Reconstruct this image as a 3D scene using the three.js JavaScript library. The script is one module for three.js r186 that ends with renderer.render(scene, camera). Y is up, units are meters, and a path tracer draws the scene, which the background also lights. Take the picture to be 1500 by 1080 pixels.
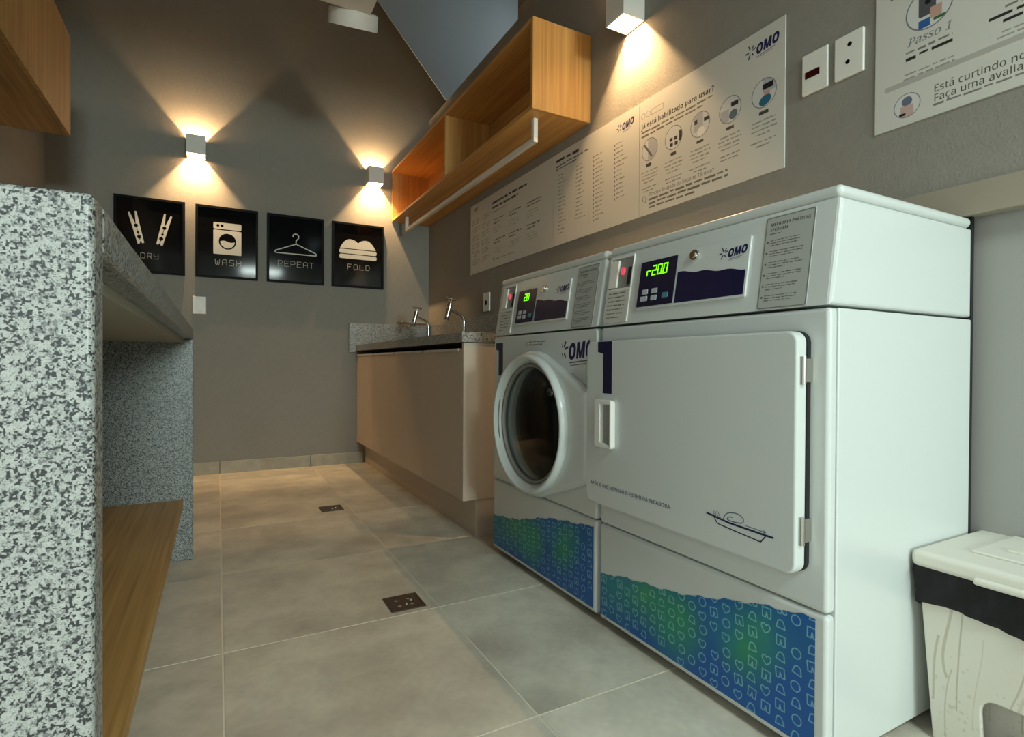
import * as THREE from 'three';
import { RoundedBoxGeometry } from 'three/addons/geometries/RoundedBoxGeometry.js';
import { mergeGeometries } from 'three/addons/utils/BufferGeometryUtils.js';
import { RectAreaLightUniformsLib } from 'three/addons/lights/RectAreaLightUniformsLib.js';
RectAreaLightUniformsLib.init();

// ---------------------------------------------------------------- camera, daylight, exposure
const scene = new THREE.Scene();
scene.background = new THREE.Color(0.55, 0.72, 0.74);
const camera = new THREE.PerspectiveCamera(67.89, 1500 / 1080, 0.02, 60);
{
  const yaw = 0.493, pitch = -0.0076, roll = 0.006;
  const F = new THREE.Vector3(Math.sin(yaw) * Math.cos(pitch), Math.sin(pitch), -Math.cos(yaw) * Math.cos(pitch));
  const R = new THREE.Vector3(Math.cos(yaw), 0, Math.sin(yaw));
  const U = new THREE.Vector3().crossVectors(R, F);
  camera.position.set(0, 0.76, 0);
  camera.up.copy(U).multiplyScalar(Math.cos(roll)).addScaledVector(R, -Math.sin(roll));
  camera.lookAt(F.clone().add(camera.position));
}
scene.add(camera);
const renderer = new THREE.WebGLRenderer({ antialias: true });
renderer.toneMapping = THREE.LinearToneMapping;
renderer.toneMappingExposure = 1.0;
renderer.shadowMap.enabled = true;
renderer.shadowMap.type = THREE.PCFSoftShadowMap;

const ZB = -4.25, ZF = 6, XL = -0.92, XR = 1.51, XN = 1.83, YC = 3.86;   // room planes
const WIN = { x0: 0.2, x1: 1.4, y0: 1.35, y1: 2.1 };                      // the window behind the viewer
const DOOR = { z0: -0.3, z1: 1.6, y1: 1.95 };                              // glazed door in the left wall beside the viewer
const CL = 2.25;                                                           // underside of the lowered ceiling over the viewer
const PANEL = { x0: 0.3, x1: 0.9, z0: 0.75, z1: 1.35 };                    // square ceiling lamp set under it
const panelLight = new THREE.RectAreaLight(new THREE.Color(0.84, 1.0, 0.95), 42, PANEL.x1 - PANEL.x0 - 0.04, PANEL.z1 - PANEL.z0 - 0.04);
panelLight.position.set((PANEL.x0 + PANEL.x1) / 2, CL - 0.05, (PANEL.z0 + PANEL.z1) / 2);
panelLight.lookAt(panelLight.position.x, 0, panelLight.position.z);
panelLight.name = 'ceiling_lamp_light';
scene.add(panelLight);
const dayLight = new THREE.RectAreaLight(new THREE.Color(0.80, 1.0, 0.97), 72, WIN.x1 - WIN.x0, WIN.y1 - WIN.y0);
dayLight.position.set((WIN.x0 + WIN.x1) / 2, (WIN.y0 + WIN.y1) / 2, ZF - 0.03);
dayLight.lookAt((WIN.x0 + WIN.x1) / 2, (WIN.y0 + WIN.y1) / 2, ZF - 1);
dayLight.name = 'window_daylight';
scene.add(dayLight);
const HIGH = { z0: -3.7, z1: -2.9, y0: 2.85, y1: 3.65, x: 2.3 };             // small high window over the right wall
const highLight = new THREE.RectAreaLight(new THREE.Color(0.84, 0.95, 1.0), 1.5, HIGH.z1 - HIGH.z0, HIGH.y1 - HIGH.y0);
highLight.position.set(HIGH.x - 0.02, (HIGH.y0 + HIGH.y1) / 2, (HIGH.z0 + HIGH.z1) / 2);
highLight.lookAt(0, highLight.position.y, highLight.position.z);
highLight.name = 'high_window_daylight';
scene.add(highLight);
const doorLight = new THREE.RectAreaLight(new THREE.Color(0.97, 1.0, 0.93), 1.3, DOOR.z1 - DOOR.z0, DOOR.y1 - 0.1);
doorLight.position.set(XL + 0.02, DOOR.y1 / 2 + 0.02, (DOOR.z0 + DOOR.z1) / 2);
doorLight.lookAt(XL + 1, DOOR.y1 / 2 + 0.02, (DOOR.z0 + DOOR.z1) / 2);
doorLight.name = 'door_daylight';
scene.add(doorLight);

// ---------------------------------------------------------------- helpers
let seed = 7;
const rnd = () => { seed = (seed * 1664525 + 1013904223) >>> 0; return seed / 4294967296; };
const names = new Map();
const numbered = (n) => { const k = names.get(n) || 0; names.set(n, k + 1); return k ? `${n}_${String(k).padStart(3, '0')}` : n; };
function shade(o) { o.castShadow = true; o.receiveShadow = true; return o; }
function thing(name, label, category, [x, y, z] = [0, 0, 0], group) {
  const o = new THREE.Group(); o.name = numbered(name); o.position.set(x, y, z); scene.add(o);
  o.userData = { label, category }; if (group) o.userData.group = group;
  return o;
}
// a part: geometry given in world coordinates, kept relative to its thing
function worldOffset(p) { const v = new THREE.Vector3(); for (let q = p; q && q !== scene; q = q.parent) v.add(q.position); return v; }
function part(parent, name, geo, mat, label) {
  const g = geo.index ? geo : geo; const off = worldOffset(parent);
  g.translate(-off.x, -off.y, -off.z);
  const m = shade(new THREE.Mesh(g, mat)); m.name = name; parent.add(m);
  if (label) m.userData.label = label;
  return m;
}
function struct(name, geo, mat) { const m = shade(new THREE.Mesh(geo, mat)); m.name = name; m.userData.kind = 'structure'; scene.add(m); return m; }
function bx(x0, x1, y0, y1, z0, z1, r = 0, seg = 2) {
  const w = x1 - x0, h = y1 - y0, d = z1 - z0;
  const g = r > 0 ? new RoundedBoxGeometry(w, h, d, seg, Math.min(r, w / 2.01, h / 2.01, d / 2.01)) : new THREE.BoxGeometry(w, h, d);
  g.translate((x0 + x1) / 2, (y0 + y1) / 2, (z0 + z1) / 2);
  return g;
}
const merge = (list) => mergeGeometries(list.map((g) => { const n = g.index ? g.toNonIndexed() : g; for (const k of Object.keys(n.attributes)) if (!['position', 'normal', 'uv'].includes(k)) n.deleteAttribute(k); return n; }));
// uv in metres from position; grain: the axis (0 x, 1 y, 2 z) that becomes u on faces that contain it
function metreUV(geo, grain = 0, off = [0, 0]) {
  const g = geo.index ? geo.toNonIndexed() : geo, p = g.attributes.position, uv = new Float32Array(p.count * 2);
  const a = new THREE.Vector3(), b = new THREE.Vector3(), c = new THREE.Vector3(), n = new THREE.Vector3();
  for (let i = 0; i < p.count; i += 3) {
    a.fromBufferAttribute(p, i); b.fromBufferAttribute(p, i + 1); c.fromBufferAttribute(p, i + 2);
    n.crossVectors(b.clone().sub(a), c.clone().sub(a));
    const k = [Math.abs(n.x), Math.abs(n.y), Math.abs(n.z)], ax = k[0] >= k[1] && k[0] >= k[2] ? 0 : k[1] >= k[2] ? 1 : 2;
    const axes = [0, 1, 2].filter((q) => q !== ax);
    if (axes[1] === grain) axes.reverse();
    [a, b, c].forEach((v, j) => { uv[(i + j) * 2] = v.getComponent(axes[0]) + off[0]; uv[(i + j) * 2 + 1] = v.getComponent(axes[1]) + off[1]; });
  }
  g.setAttribute('uv', new THREE.BufferAttribute(uv, 2));
  return g;
}
function basis(o, right, up) {   // a matrix whose local x, y, z are right, up and their cross product
  const n = new THREE.Vector3().crossVectors(right, up);
  return new THREE.Matrix4().makeBasis(right, up, n).setPosition(o);
}
const V = (x, y, z) => new THREE.Vector3(x, y, z);
const FRONT = (x, y, z) => basis(V(x, y, z), V(0, 0, 1), V(0, 1, 0));   // local frame on a surface that faces -x
function tubeGeo(pts, r, seg = 24, rad = 10, closed = false) { return new THREE.TubeGeometry(new THREE.CatmullRomCurve3(pts.map((p) => V(...p)), closed, 'catmullrom', 0.2), seg, r, rad, closed); }
function cyl(a, b, r, r2 = r, seg = 20) {
  const A = V(...a), B = V(...b), d = B.clone().sub(A), g = new THREE.CylinderGeometry(r2, r, d.length(), seg);
  g.applyQuaternion(new THREE.Quaternion().setFromUnitVectors(V(0, 1, 0), d.clone().normalize()));
  const m = A.add(B).multiplyScalar(0.5); g.translate(m.x, m.y, m.z); return g;
}
function roundRect(w, h, r, cx = 0, cy = 0) {
  const s = new THREE.Shape(), x = cx - w / 2, y = cy - h / 2;
  s.moveTo(x + r, y); s.lineTo(x + w - r, y); s.absarc(x + w - r, y + r, r, -Math.PI / 2, 0); s.lineTo(x + w, y + h - r); s.absarc(x + w - r, y + h - r, r, 0, Math.PI / 2);
  s.lineTo(x + r, y + h); s.absarc(x + r, y + h - r, r, Math.PI / 2, Math.PI); s.lineTo(x, y + r); s.absarc(x + r, y + r, r, Math.PI, Math.PI * 1.5);
  return s;
}
function tidy(shape, curve) {   // the same outline without doubled points
  const { shape: a, holes } = shape.extractPoints(curve), clean = (l) => l.filter((p, i) => p.distanceTo(l[(i + 1) % l.length]) > 1e-6);
  const o = new THREE.Shape(clean(a)); o.holes = holes.map((h) => new THREE.Path(clean(h))); return o;
}
function plate(shape0, depth, bevel, curve = 16) {   // extruded from local z 0 to depth
  const shape = tidy(shape0, curve);
  const b = Math.min(bevel, depth / 2.01);
  return new THREE.ExtrudeGeometry(shape, { depth: depth - 2 * b, bevelEnabled: b > 0, bevelSize: b, bevelOffset: -b, bevelThickness: b, bevelSegments: 3, curveSegments: curve }).translate(0, 0, b);
}

// ---------------------------------------------------------------- textures
function lattice(n, s0) { const a = new Float32Array(n * n); let s = s0 >>> 0; for (let i = 0; i < n * n; i++) { s = (s * 1664525 + 1013904223) >>> 0; a[i] = s / 4294967296; } return a; }
function tileNoise(size, cells, s0, cellsY = cells) {   // smooth value noise that repeats
  const n = Math.max(cells, cellsY), L = lattice(n, s0), out = new Float32Array(size * size), sm = (t) => t * t * (3 - 2 * t);
  for (let y = 0; y < size; y++) {
    const fy = y / size * cellsY, y0 = Math.floor(fy), ty = sm(fy - y0), y1 = (y0 + 1) % cellsY;
    for (let x = 0; x < size; x++) {
      const fx = x / size * cells, x0 = Math.floor(fx), tx = sm(fx - x0), x1 = (x0 + 1) % cells;
      const a = L[y0 * n + x0], b = L[y0 * n + x1], c = L[y1 * n + x0], d = L[y1 * n + x1];
      out[y * size + x] = (a + (b - a) * tx) * (1 - ty) + (c + (d - c) * tx) * ty;
    }
  }
  return out;
}
function dataTex(size, fn, srgb, metres) {
  const d = new Uint8Array(size * size * 4);
  for (let i = 0; i < size * size; i++) { const c = fn(i); d[i * 4] = c[0]; d[i * 4 + 1] = c[1]; d[i * 4 + 2] = c[2]; d[i * 4 + 3] = 255; }
  const t = new THREE.DataTexture(d, size, size); t.wrapS = t.wrapT = THREE.RepeatWrapping; t.magFilter = THREE.LinearFilter; t.minFilter = THREE.LinearMipmapLinearFilter; t.generateMipmaps = true;
  if (srgb) t.colorSpace = THREE.SRGBColorSpace;
  t.repeat.set(1 / metres, 1 / metres); t.needsUpdate = true; return t;
}
const cl = (v) => Math.max(0, Math.min(255, v));
// speckled granite: pale feldspar, grey quartz, black mica
function graniteTex(metres, s0, base, mid, dark, dAmt) {
  const S = 1024, a = tileNoise(S, 190, s0), b = tileNoise(S, 110, s0 + 5), c = tileNoise(S, 60, s0 + 9), e = tileNoise(S, 330, s0 + 13);
  return dataTex(S, (i) => {
    const k = a[i] * 0.55 + b[i] * 0.45, m = b[i] * 0.5 + e[i] * 0.5 + (c[i] - 0.5) * 0.25, w = (e[i] - 0.5) * 26 + (c[i] - 0.5) * 16;
    const td = Math.max(0, Math.min(1, (dAmt - k) / 0.07)), tm = Math.max(0, Math.min(1, (0.49 - m) / 0.1));
    return [0, 1, 2].map((q) => { let v = base[q] + w; v += (mid[q] - v) * tm * 0.85; v += (dark[q] - v) * td; return cl(v); });
  }, true, metres);
}
const graniteLight = graniteTex(0.25, 21, [152, 153, 149], [98, 100, 99], [32, 34, 36], 0.41);
const graniteGrey = graniteTex(0.42, 77, [158, 154, 146], [112, 110, 106], [62, 60, 58], 0.36);
function woodTex(s0, A, B, metres) {   // grain along u
  const S = 1024, a = tileNoise(S, 3, s0, 120), b = tileNoise(S, 6, s0 + 3, 300), c = tileNoise(S, 2, s0 + 8, 22), w = tileNoise(S, 5, s0 + 11, 5);
  return dataTex(S, (i) => { const t = 0.45 * a[i] + 0.25 * b[i] + 0.3 * c[i] + 0.18 * (w[i] - 0.5); return [0, 1, 2].map((q) => cl(A[q] + (B[q] - A[q]) * t)); }, true, metres);
}
const oakTex = woodTex(31, [226, 176, 102], [176, 120, 58], 1.1);
const benchOakTex = woodTex(55, [205, 162, 98], [150, 108, 56], 0.9);
const tileTex = (() => {
  const S = 1024, a = tileNoise(S, 5, 3), b = tileNoise(S, 13, 4), c = tileNoise(S, 41, 6), d = tileNoise(S, 160, 9), e = tileNoise(S, 9, 15, 26);
  return dataTex(S, (i) => { const t = (a[i] - 0.5) * 30 + (b[i] - 0.5) * 26 + (c[i] - 0.5) * 16 + (d[i] - 0.5) * 10 + (e[i] - 0.5) * 14; return [cl(204 + t), cl(197 + t), cl(181 + t * 0.95)]; }, true, 2.0);
})();
const tileRough = (() => { const S = 512, a = tileNoise(S, 9, 43), b = tileNoise(S, 40, 46); return dataTex(S, (i) => { const v = 110 + a[i] * 60 + b[i] * 40; return [v, v, v]; }, false, 2.0); })();
const wallTex = (() => {
  const S = 512, a = tileNoise(S, 6, 91), b = tileNoise(S, 70, 93), c = tileNoise(S, 200, 95);
  return dataTex(S, (i) => { const t = (a[i] - 0.5) * 5 + (b[i] - 0.5) * 3 + (c[i] - 0.5) * 3; return [cl(144 + t), cl(139 + t), cl(130 + t)]; }, true, 1.4);
})();
const wallBump = (() => { const S = 512, a = tileNoise(S, 120, 191), b = tileNoise(S, 256, 193); return dataTex(S, (i) => { const v = 255 * (0.6 * a[i] + 0.4 * b[i]); return [v, v, v]; }, false, 0.5); })();
function canvasTex(w, h, draw) {
  const c = document.createElement('canvas'); c.width = w; c.height = h; const x = c.getContext('2d'); draw(x, w, h);
  const t = new THREE.CanvasTexture(c); t.colorSpace = THREE.SRGBColorSpace; t.anisotropy = 8; return t;
}

// ---------------------------------------------------------------- materials
const std = (o) => new THREE.MeshStandardMaterial(o), phy = (o) => new THREE.MeshPhysicalMaterial(o);
const M = {
  wall: std({ map: wallTex, bumpMap: wallBump, bumpScale: 0.0006, roughness: 0.82 }),
  slope: std({ color: '#a9aeb1', roughness: 0.9 }),
  lowWall: std({ color: '#9b9995', roughness: 0.7 }),
  lowTrim: std({ color: '#9c9282', roughness: 0.6 }),
  ceiling: std({ color: '#6d675e', roughness: 0.9 }),
  grout: std({ color: '#e6dcc8', roughness: 0.9 }),
  tile: std({ map: tileTex, roughnessMap: tileRough, roughness: 0.62 }),
  skirt: std({ map: tileTex, color: '#cfcbc4', roughness: 0.6 }),
  granite: phy({ map: graniteLight, roughness: 0.42, clearcoat: 0.25, clearcoatRoughness: 0.3 }),
  counter: phy({ map: graniteGrey, roughness: 0.35, clearcoat: 0.3, clearcoatRoughness: 0.25 }),
  oak: std({ map: oakTex, roughness: 0.5 }),
  benchOak: std({ map: benchOakTex, roughness: 0.5 }),
  cabinet: std({ color: '#c5b4a2', roughness: 0.45 }),
  white: phy({ color: '#d0d4d1', roughness: 0.35, clearcoat: 0.5, clearcoatRoughness: 0.15 }),
  whitePlastic: std({ color: '#e4e2dc', roughness: 0.45 }),
  binPlastic: std({ color: '#dcd8cc', roughness: 0.55 }),
  plateWhite: std({ color: '#e9e6dc', roughness: 0.4 }),
  greyPlastic: std({ color: '#8d8c86', roughness: 0.5 }),
  darkGap: std({ color: '#1b1c1c', roughness: 0.9 }),
  chrome: std({ color: '#d8d6d0', roughness: 0.16, metalness: 1 }),
  steel: std({ color: '#b9b6ae', roughness: 0.35, metalness: 1 }),
  pull: std({ color: '#d3cabd', roughness: 0.4 }),
  drum: std({ color: '#9a9c9d', roughness: 0.3, metalness: 1 }),
  drain: std({ color: '#5a5048', roughness: 0.45, metalness: 0.7 }),
  black: phy({ color: '#080809', roughness: 0.55, specularIntensity: 0.25 }),
  bag: phy({ color: '#151416', roughness: 0.5, specularIntensity: 0.6 }),
  doorGlass: phy({ color: '#c3cac8', roughness: 0.04, transmission: 1, thickness: 0, ior: 1.35 }),
  glass: phy({ color: '#e4ecea', roughness: 0.03, transmission: 1, thickness: 0, ior: 1.5 }),
  navy: std({ color: '#12143c', roughness: 0.4 }),
  keypad: std({ color: '#1a1c38', roughness: 0.25 }),
  button: std({ color: '#b6bac2', roughness: 0.4 }),
  buttonBlue: std({ color: '#4f8294', roughness: 0.4 }),
  sconce: std({ color: '#e8e2da', roughness: 0.5 }),
  greenLed: std({ color: '#0a1a04', emissive: '#7dff10', emissiveIntensity: 1.6, roughness: 0.4 }),
  redLed: std({ color: '#5a1018', emissive: '#ff5a70', emissiveIntensity: 0.7, roughness: 0.3 }),
  redWindow: std({ color: '#3a0a0a', roughness: 0.2 }),
};

// ---------------------------------------------------------------- the room
{
  const floor = struct('floor', bx(XL - 0.1, XN + 0.1, -0.12, -0.0012, ZB - 0.1, ZF + 0.1), M.grout);
  const cut = (from, to, first) => { const a = [from]; let v = first; while (v <= from + 0.02) v += 0.6; for (; v < to - 0.02; v += 0.6) a.push(v); a.push(to); return a; };
  const xs = cut(XL, XN, 0.013 - 1.2), zs = cut(ZB, ZF, -1.009 - 6.0);
  const tight = (z) => Math.abs(z + 2.209) < 0.01 || Math.abs(z + 3.409) < 0.01;
  for (let i = 0; i + 1 < xs.length; i++) for (let j = 0; j + 1 < zs.length; j++) {
    const g0 = tight(zs[j]) ? 0.0006 : 0.0022, g1 = tight(zs[j + 1]) ? 0.0006 : 0.0022;
    const g = metreUV(bx(xs[i] + 0.0022, xs[i + 1] - 0.0022, -0.0012, 0, zs[j] + g0, zs[j + 1] - g1), 0, [rnd() * 2, rnd() * 2]);
    const m = shade(new THREE.Mesh(g, M.tile)); m.name = 'floor_tile'; floor.add(m);
  }
  struct('wall_back', metreUV(bx(XL - 0.1, 2.4, 0, YC, ZB - 0.1, ZB), 0), M.wall);
  struct('wall_left', metreUV(merge([bx(XL - 0.1, XL, 0, YC, ZB, DOOR.z0), bx(XL - 0.1, XL, 0, YC, DOOR.z1, ZF), bx(XL - 0.1, XL, DOOR.y1, YC, DOOR.z0, DOOR.z1)]), 2), M.wall);
  {
    const xa = XL - 0.08, xb = XL - 0.03, zm = (DOOR.z0 + DOOR.z1) / 2;
    const dr1 = struct('door_1', merge([bx(xa, xb, 0, DOOR.y1, DOOR.z0, DOOR.z0 + 0.05), bx(xa, xb, 0, DOOR.y1, DOOR.z1 - 0.05, DOOR.z1), bx(xa, xb, 0, 0.06, DOOR.z0 + 0.05, DOOR.z1 - 0.05), bx(xa, xb, DOOR.y1 - 0.05, DOOR.y1, DOOR.z0 + 0.05, DOOR.z1 - 0.05), bx(xa, xb, 0.06, DOOR.y1 - 0.05, zm - 0.03, zm + 0.03)]), M.greyPlastic);
    for (const [a, b] of [[DOOR.z0 + 0.05, zm - 0.03], [zm + 0.03, DOOR.z1 - 0.05]]) { const p = shade(new THREE.Mesh(bx(xa + 0.022, xa + 0.026, 0.06, DOOR.y1 - 0.05, a, b), M.glass)); p.name = 'pane'; dr1.add(p); }
  }
  struct('wall_right', metreUV(merge([
    bx(XR, XN + 0.12, 1.14, 2.735, ZB, ZF), bx(XR, XN + 0.12, 0, 1.14, ZB, -2.06)]), 2), M.wall);
  struct('wall_right_001', bx(1.545, XN + 0.12, 0, 1.14, -2.06, ZF), M.lowWall);
  struct('trim_1', bx(XR - 0.012, XR + 0.03, 1.104, 1.178, -2.04, ZF, 0.002), M.lowTrim);
  struct('wall_front', metreUV(merge([
    bx(XL, WIN.x0, 0, YC, ZF, ZF + 0.12), bx(WIN.x1, 2.0, 0, YC, ZF, ZF + 0.12), bx(WIN.x0, WIN.x1, 0, WIN.y0, ZF, ZF + 0.12), bx(WIN.x0, WIN.x1, WIN.y1, YC, ZF, ZF + 0.12)]), 0), M.wall);
  struct('ceiling_001', bx(XL, XN + 0.1, CL, CL + 0.15, 0.15, ZF), M.ceiling);
  struct('ceiling', bx(XL - 0.1, 2.4, YC, YC + 0.1, ZB - 0.1, ZF + 0.12), M.ceiling);
  // thin sloping-edged plaster panel that stands on the wall top and faces the room
  const zp = -3.88, sl = new THREE.Shape([[1.515, 2.7355], [2.12, 2.7355], [2.12, YC], [0.516, YC]].map((p) => new THREE.Vector2(...p)));
  struct('wall_right_002', new THREE.ExtrudeGeometry(sl, { depth: 0.006, bevelEnabled: false }).translate(0, 0, zp - 0.006), M.slope);
  struct('wall_right_003', merge([bx(HIGH.x, 2.4, 0, HIGH.y0, ZB, ZF), bx(HIGH.x, 2.4, HIGH.y1, YC, ZB, ZF), bx(HIGH.x, 2.4, HIGH.y0, HIGH.y1, ZB, HIGH.z0), bx(HIGH.x, 2.4, HIGH.y0, HIGH.y1, HIGH.z1, ZF)]), M.wall);
  {
    const xa = HIGH.x + 0.03, xb = HIGH.x + 0.07, w2 = struct('window_2', merge([bx(xa, xb, HIGH.y0, HIGH.y1, HIGH.z0, HIGH.z0 + 0.04), bx(xa, xb, HIGH.y0, HIGH.y1, HIGH.z1 - 0.04, HIGH.z1), bx(xa, xb, HIGH.y0, HIGH.y0 + 0.04, HIGH.z0 + 0.04, HIGH.z1 - 0.04), bx(xa, xb, HIGH.y1 - 0.04, HIGH.y1, HIGH.z0 + 0.04, HIGH.z1 - 0.04)]), M.whitePlastic);
    const pn = shade(new THREE.Mesh(bx(xa + 0.018, xa + 0.022, HIGH.y0 + 0.04, HIGH.y1 - 0.04, HIGH.z0 + 0.04, HIGH.z1 - 0.04), M.glass)); pn.name = 'pane'; w2.add(pn);
  }
  const w = struct('window_1', merge([bx(WIN.x0, WIN.x0 + 0.05, WIN.y0, WIN.y1, ZF + 0.03, ZF + 0.09), bx(WIN.x1 - 0.05, WIN.x1, WIN.y0, WIN.y1, ZF + 0.03, ZF + 0.09),
    bx(WIN.x0 + 0.05, WIN.x1 - 0.05, WIN.y0, WIN.y0 + 0.05, ZF + 0.03, ZF + 0.09), bx(WIN.x0 + 0.05, WIN.x1 - 0.05, WIN.y1 - 0.05, WIN.y1, ZF + 0.03, ZF + 0.09)]), M.whitePlastic);
  const pane = shade(new THREE.Mesh(bx(WIN.x0 + 0.05, WIN.x1 - 0.05, WIN.y0 + 0.05, WIN.y1 - 0.05, ZF + 0.058, ZF + 0.062), M.glass)); pane.name = 'pane'; w.add(pane);
  // tile skirting along the back wall
  const sk = new THREE.Group(); sk.name = 'baseboard_back'; sk.userData.kind = 'structure'; scene.add(sk);
  for (const [a, b] of [[XL, -0.588], [-0.586, 0.0125], [0.0145, 0.6], [0.603, 0.985]]) {
    const m = shade(new THREE.Mesh(metreUV(bx(a + 0.001, b - 0.001, 0, 0.082, ZB, ZB + 0.012, 0.002, 1), 0, [rnd(), rnd()]), M.skirt)); m.name = 'skirting_tile'; sk.add(m);
  }
}

// two square floor drains
for (const [zc, label] of [[-1.688, 'square metal floor drain set beside the machines'], [-2.96, 'square metal floor drain beside the sink cabinet']]) {
  const xc = 0.523, d = thing('floor_drain', label, 'drain', [xc, 0, zc], 'floor drains');
  const h = 0.055;
  part(d, 'frame', merge([bx(xc - h, xc + h, 0, 0.003, zc - h, zc - h + 0.008), bx(xc - h, xc + h, 0, 0.003, zc + h - 0.008, zc + h), bx(xc - h, xc - h + 0.008, 0, 0.003, zc - h + 0.008, zc + h - 0.008), bx(xc + h - 0.008, xc + h, 0, 0.003, zc - h + 0.008, zc + h - 0.008)]), M.drain);
  const sh = roundRect(2 * h - 0.018, 2 * h - 0.018, 0.001);
  for (const [a, b] of [[-0.02, -0.02], [0.02, -0.02], [-0.02, 0.02], [0.02, 0.02]]) { const q = new THREE.Path(); q.absarc(a, b, 0.007, 0, Math.PI * 2); sh.holes.push(q); }
  part(d, 'grate', new THREE.ExtrudeGeometry(sh, { depth: 0.0022, bevelEnabled: false, curveSegments: 8 }).rotateX(-Math.PI / 2).translate(xc, 0.0003, zc), M.drain);
  for (const [a, b] of [[0.002, 0.016], [0.024, -0.008]]) part(d, 'screw', cyl([xc + a, 0.002, zc + b], [xc + a, 0.0055, zc + b], 0.0065, 0.005, 10), M.chrome, 'bright screw head');
}

// ---------------------------------------------------------------- granite bench on the left
{
  const X0 = XL + 0.004, X1 = -0.084, Z0 = -2.476, Z1 = -0.525, YT = 0.89, b = thing('granite_bench', 'speckled white granite folding bench with waterfall end panels', 'bench', [(X0 + X1) / 2, 0, (Z0 + Z1) / 2]);
  const gr = (g, a = 0) => metreUV(g, a, [rnd(), rnd()]);
  part(b, 'end_panel', gr(bx(X0, X1, 0, YT, Z1 - 0.04, Z1, 0.005)), M.granite);
  part(b, 'end_panel', gr(bx(X0, X1, 0, YT - 0.04, Z0, Z0 + 0.04, 0.003)), M.granite);
  part(b, 'worktop', gr(bx(X0, X1, YT - 0.04, YT, Z0, Z1 - 0.0402, 0.004), 2), M.granite);
  part(b, 'underside_board', bx(X0, X1 - 0.03, YT - 0.055, YT - 0.0405, Z0 + 0.041, Z1 - 0.041), std({ color: '#a29d90', roughness: 0.7 }), 'plain grey board under the worktop');
  const shelf = thing('bench_shelf', 'oak board shelf low inside the granite bench', 'shelf', [(X0 - 0.116) / 2, 0.2, (Z0 + Z1) / 2]);
  part(shelf, 'board', metreUV(bx(X0, -0.116, 0.205, 0.235, Z0 + 0.041, Z1 - 0.041, 0.0015), 2), M.benchOak);
}
// wall cupboard above the bench
{
  const x0 = XL + 0.003, x1 = -0.6, y0 = 1.80, y1 = 2.255, z0 = -3.2, z1 = -0.6, c = thing('wall_cupboard', 'long oak wall cupboard above the granite bench', 'cupboard', [(x0 + x1) / 2, y0, (z0 + z1) / 2]);
  part(c, 'body', metreUV(bx(x0, x1 - 0.021, y0, y1, z0, z1, 0.001), 2), M.benchOak);
  const n = 4, w = (z1 - z0) / n;
  for (let i = 0; i < n; i++) part(c, 'door', metreUV(bx(x1 - 0.02, x1, y0, y1, z0 + i * w + (i ? 0.001 : 0), z0 + (i + 1) * w - 0.001, 0.0015), 1, [rnd(), rnd()]), M.benchOak);
}

// ---------------------------------------------------------------- sink cabinet, worktop, taps
{
  const z0 = ZB + 0.002, z1 = -2.19, x0 = 0.938, y0 = 0.163, y1 = 0.853;
  const c = thing('sink_cabinet', 'beige base cabinet with four doors under the grey granite sink counter', 'cabinet', [(x0 + XR) / 2, 0, (z0 + z1) / 2]);
  part(c, 'body', bx(x0 + 0.02, XR - 0.002, y0, y1 - 0.03, z0, z1 - 0.018), M.cabinet);
  part(c, 'side_panel', bx(x0, XR - 0.002, y0, y1, z1 - 0.018, z1, 0.0015), M.cabinet);
  part(c, 'plinth', bx(1.0, XR - 0.002, 0, y0, z0, z1 - 0.002), M.cabinet);
  const ze = z1 - 0.02, n = 4, w = (ze - z0) / n;
  for (let i = 0; i < n; i++) {
    const a = z0 + i * w + 0.0012, b = z0 + (i + 1) * w - 0.0012;
    const d = part(c, 'door', bx(x0, x0 + 0.018, y0, y1 - 0.028, a, b, 0.0012), M.cabinet);
    const off = worldOffset(c);
    const h = shade(new THREE.Mesh(merge([bx(x0 - 0.004, x0 + 0.02, y1 - 0.0275, y1 - 0.0245, a + 0.025, b - 0.025), bx(x0 - 0.006, x0 - 0.0035, y1 - 0.036, y1 - 0.0245, a + 0.025, b - 0.025)]).translate(-off.x, -off.y, -off.z), M.pull)); h.name = 'handle'; h.userData.label = 'slim steel edge pull'; d.add(h);
  }
  const t = thing('sink_worktop', 'grey granite sink worktop carrying two chrome taps', 'worktop', [1.22, 0.855, (z0 + z1) / 2]);
  part(t, 'slab', metreUV(bx(0.928, XR - 0.002, 0.855, 0.9, z0, z1 + 0.006, 0.002), 2), M.counter);
  const ub = thing('splashback', 'short grey granite splashback beneath the fold picture', 'splashback', [1.18, 0.9, z0 + 0.01]);
  part(ub, 'slab', metreUV(bx(0.874, XR - 0.024, 0.9005, 1.066, z0, z0 + 0.02, 0.0015), 0), M.counter);
  part(ub, 'return', metreUV(bx(0.874, 0.9275, 0.845, 0.9, z0, z0 + 0.02, 0.0015), 0), M.counter);
  const ur = thing('splashback', 'long grey granite splashback beneath the white boards', 'splashback', [XR - 0.012, 0.9, (z0 + z1) / 2]);
  part(ur, 'slab', metreUV(bx(XR - 0.023, XR - 0.002, 0.9005, 1.066, z0, z1, 0.0015), 2), M.counter);
}
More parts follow.
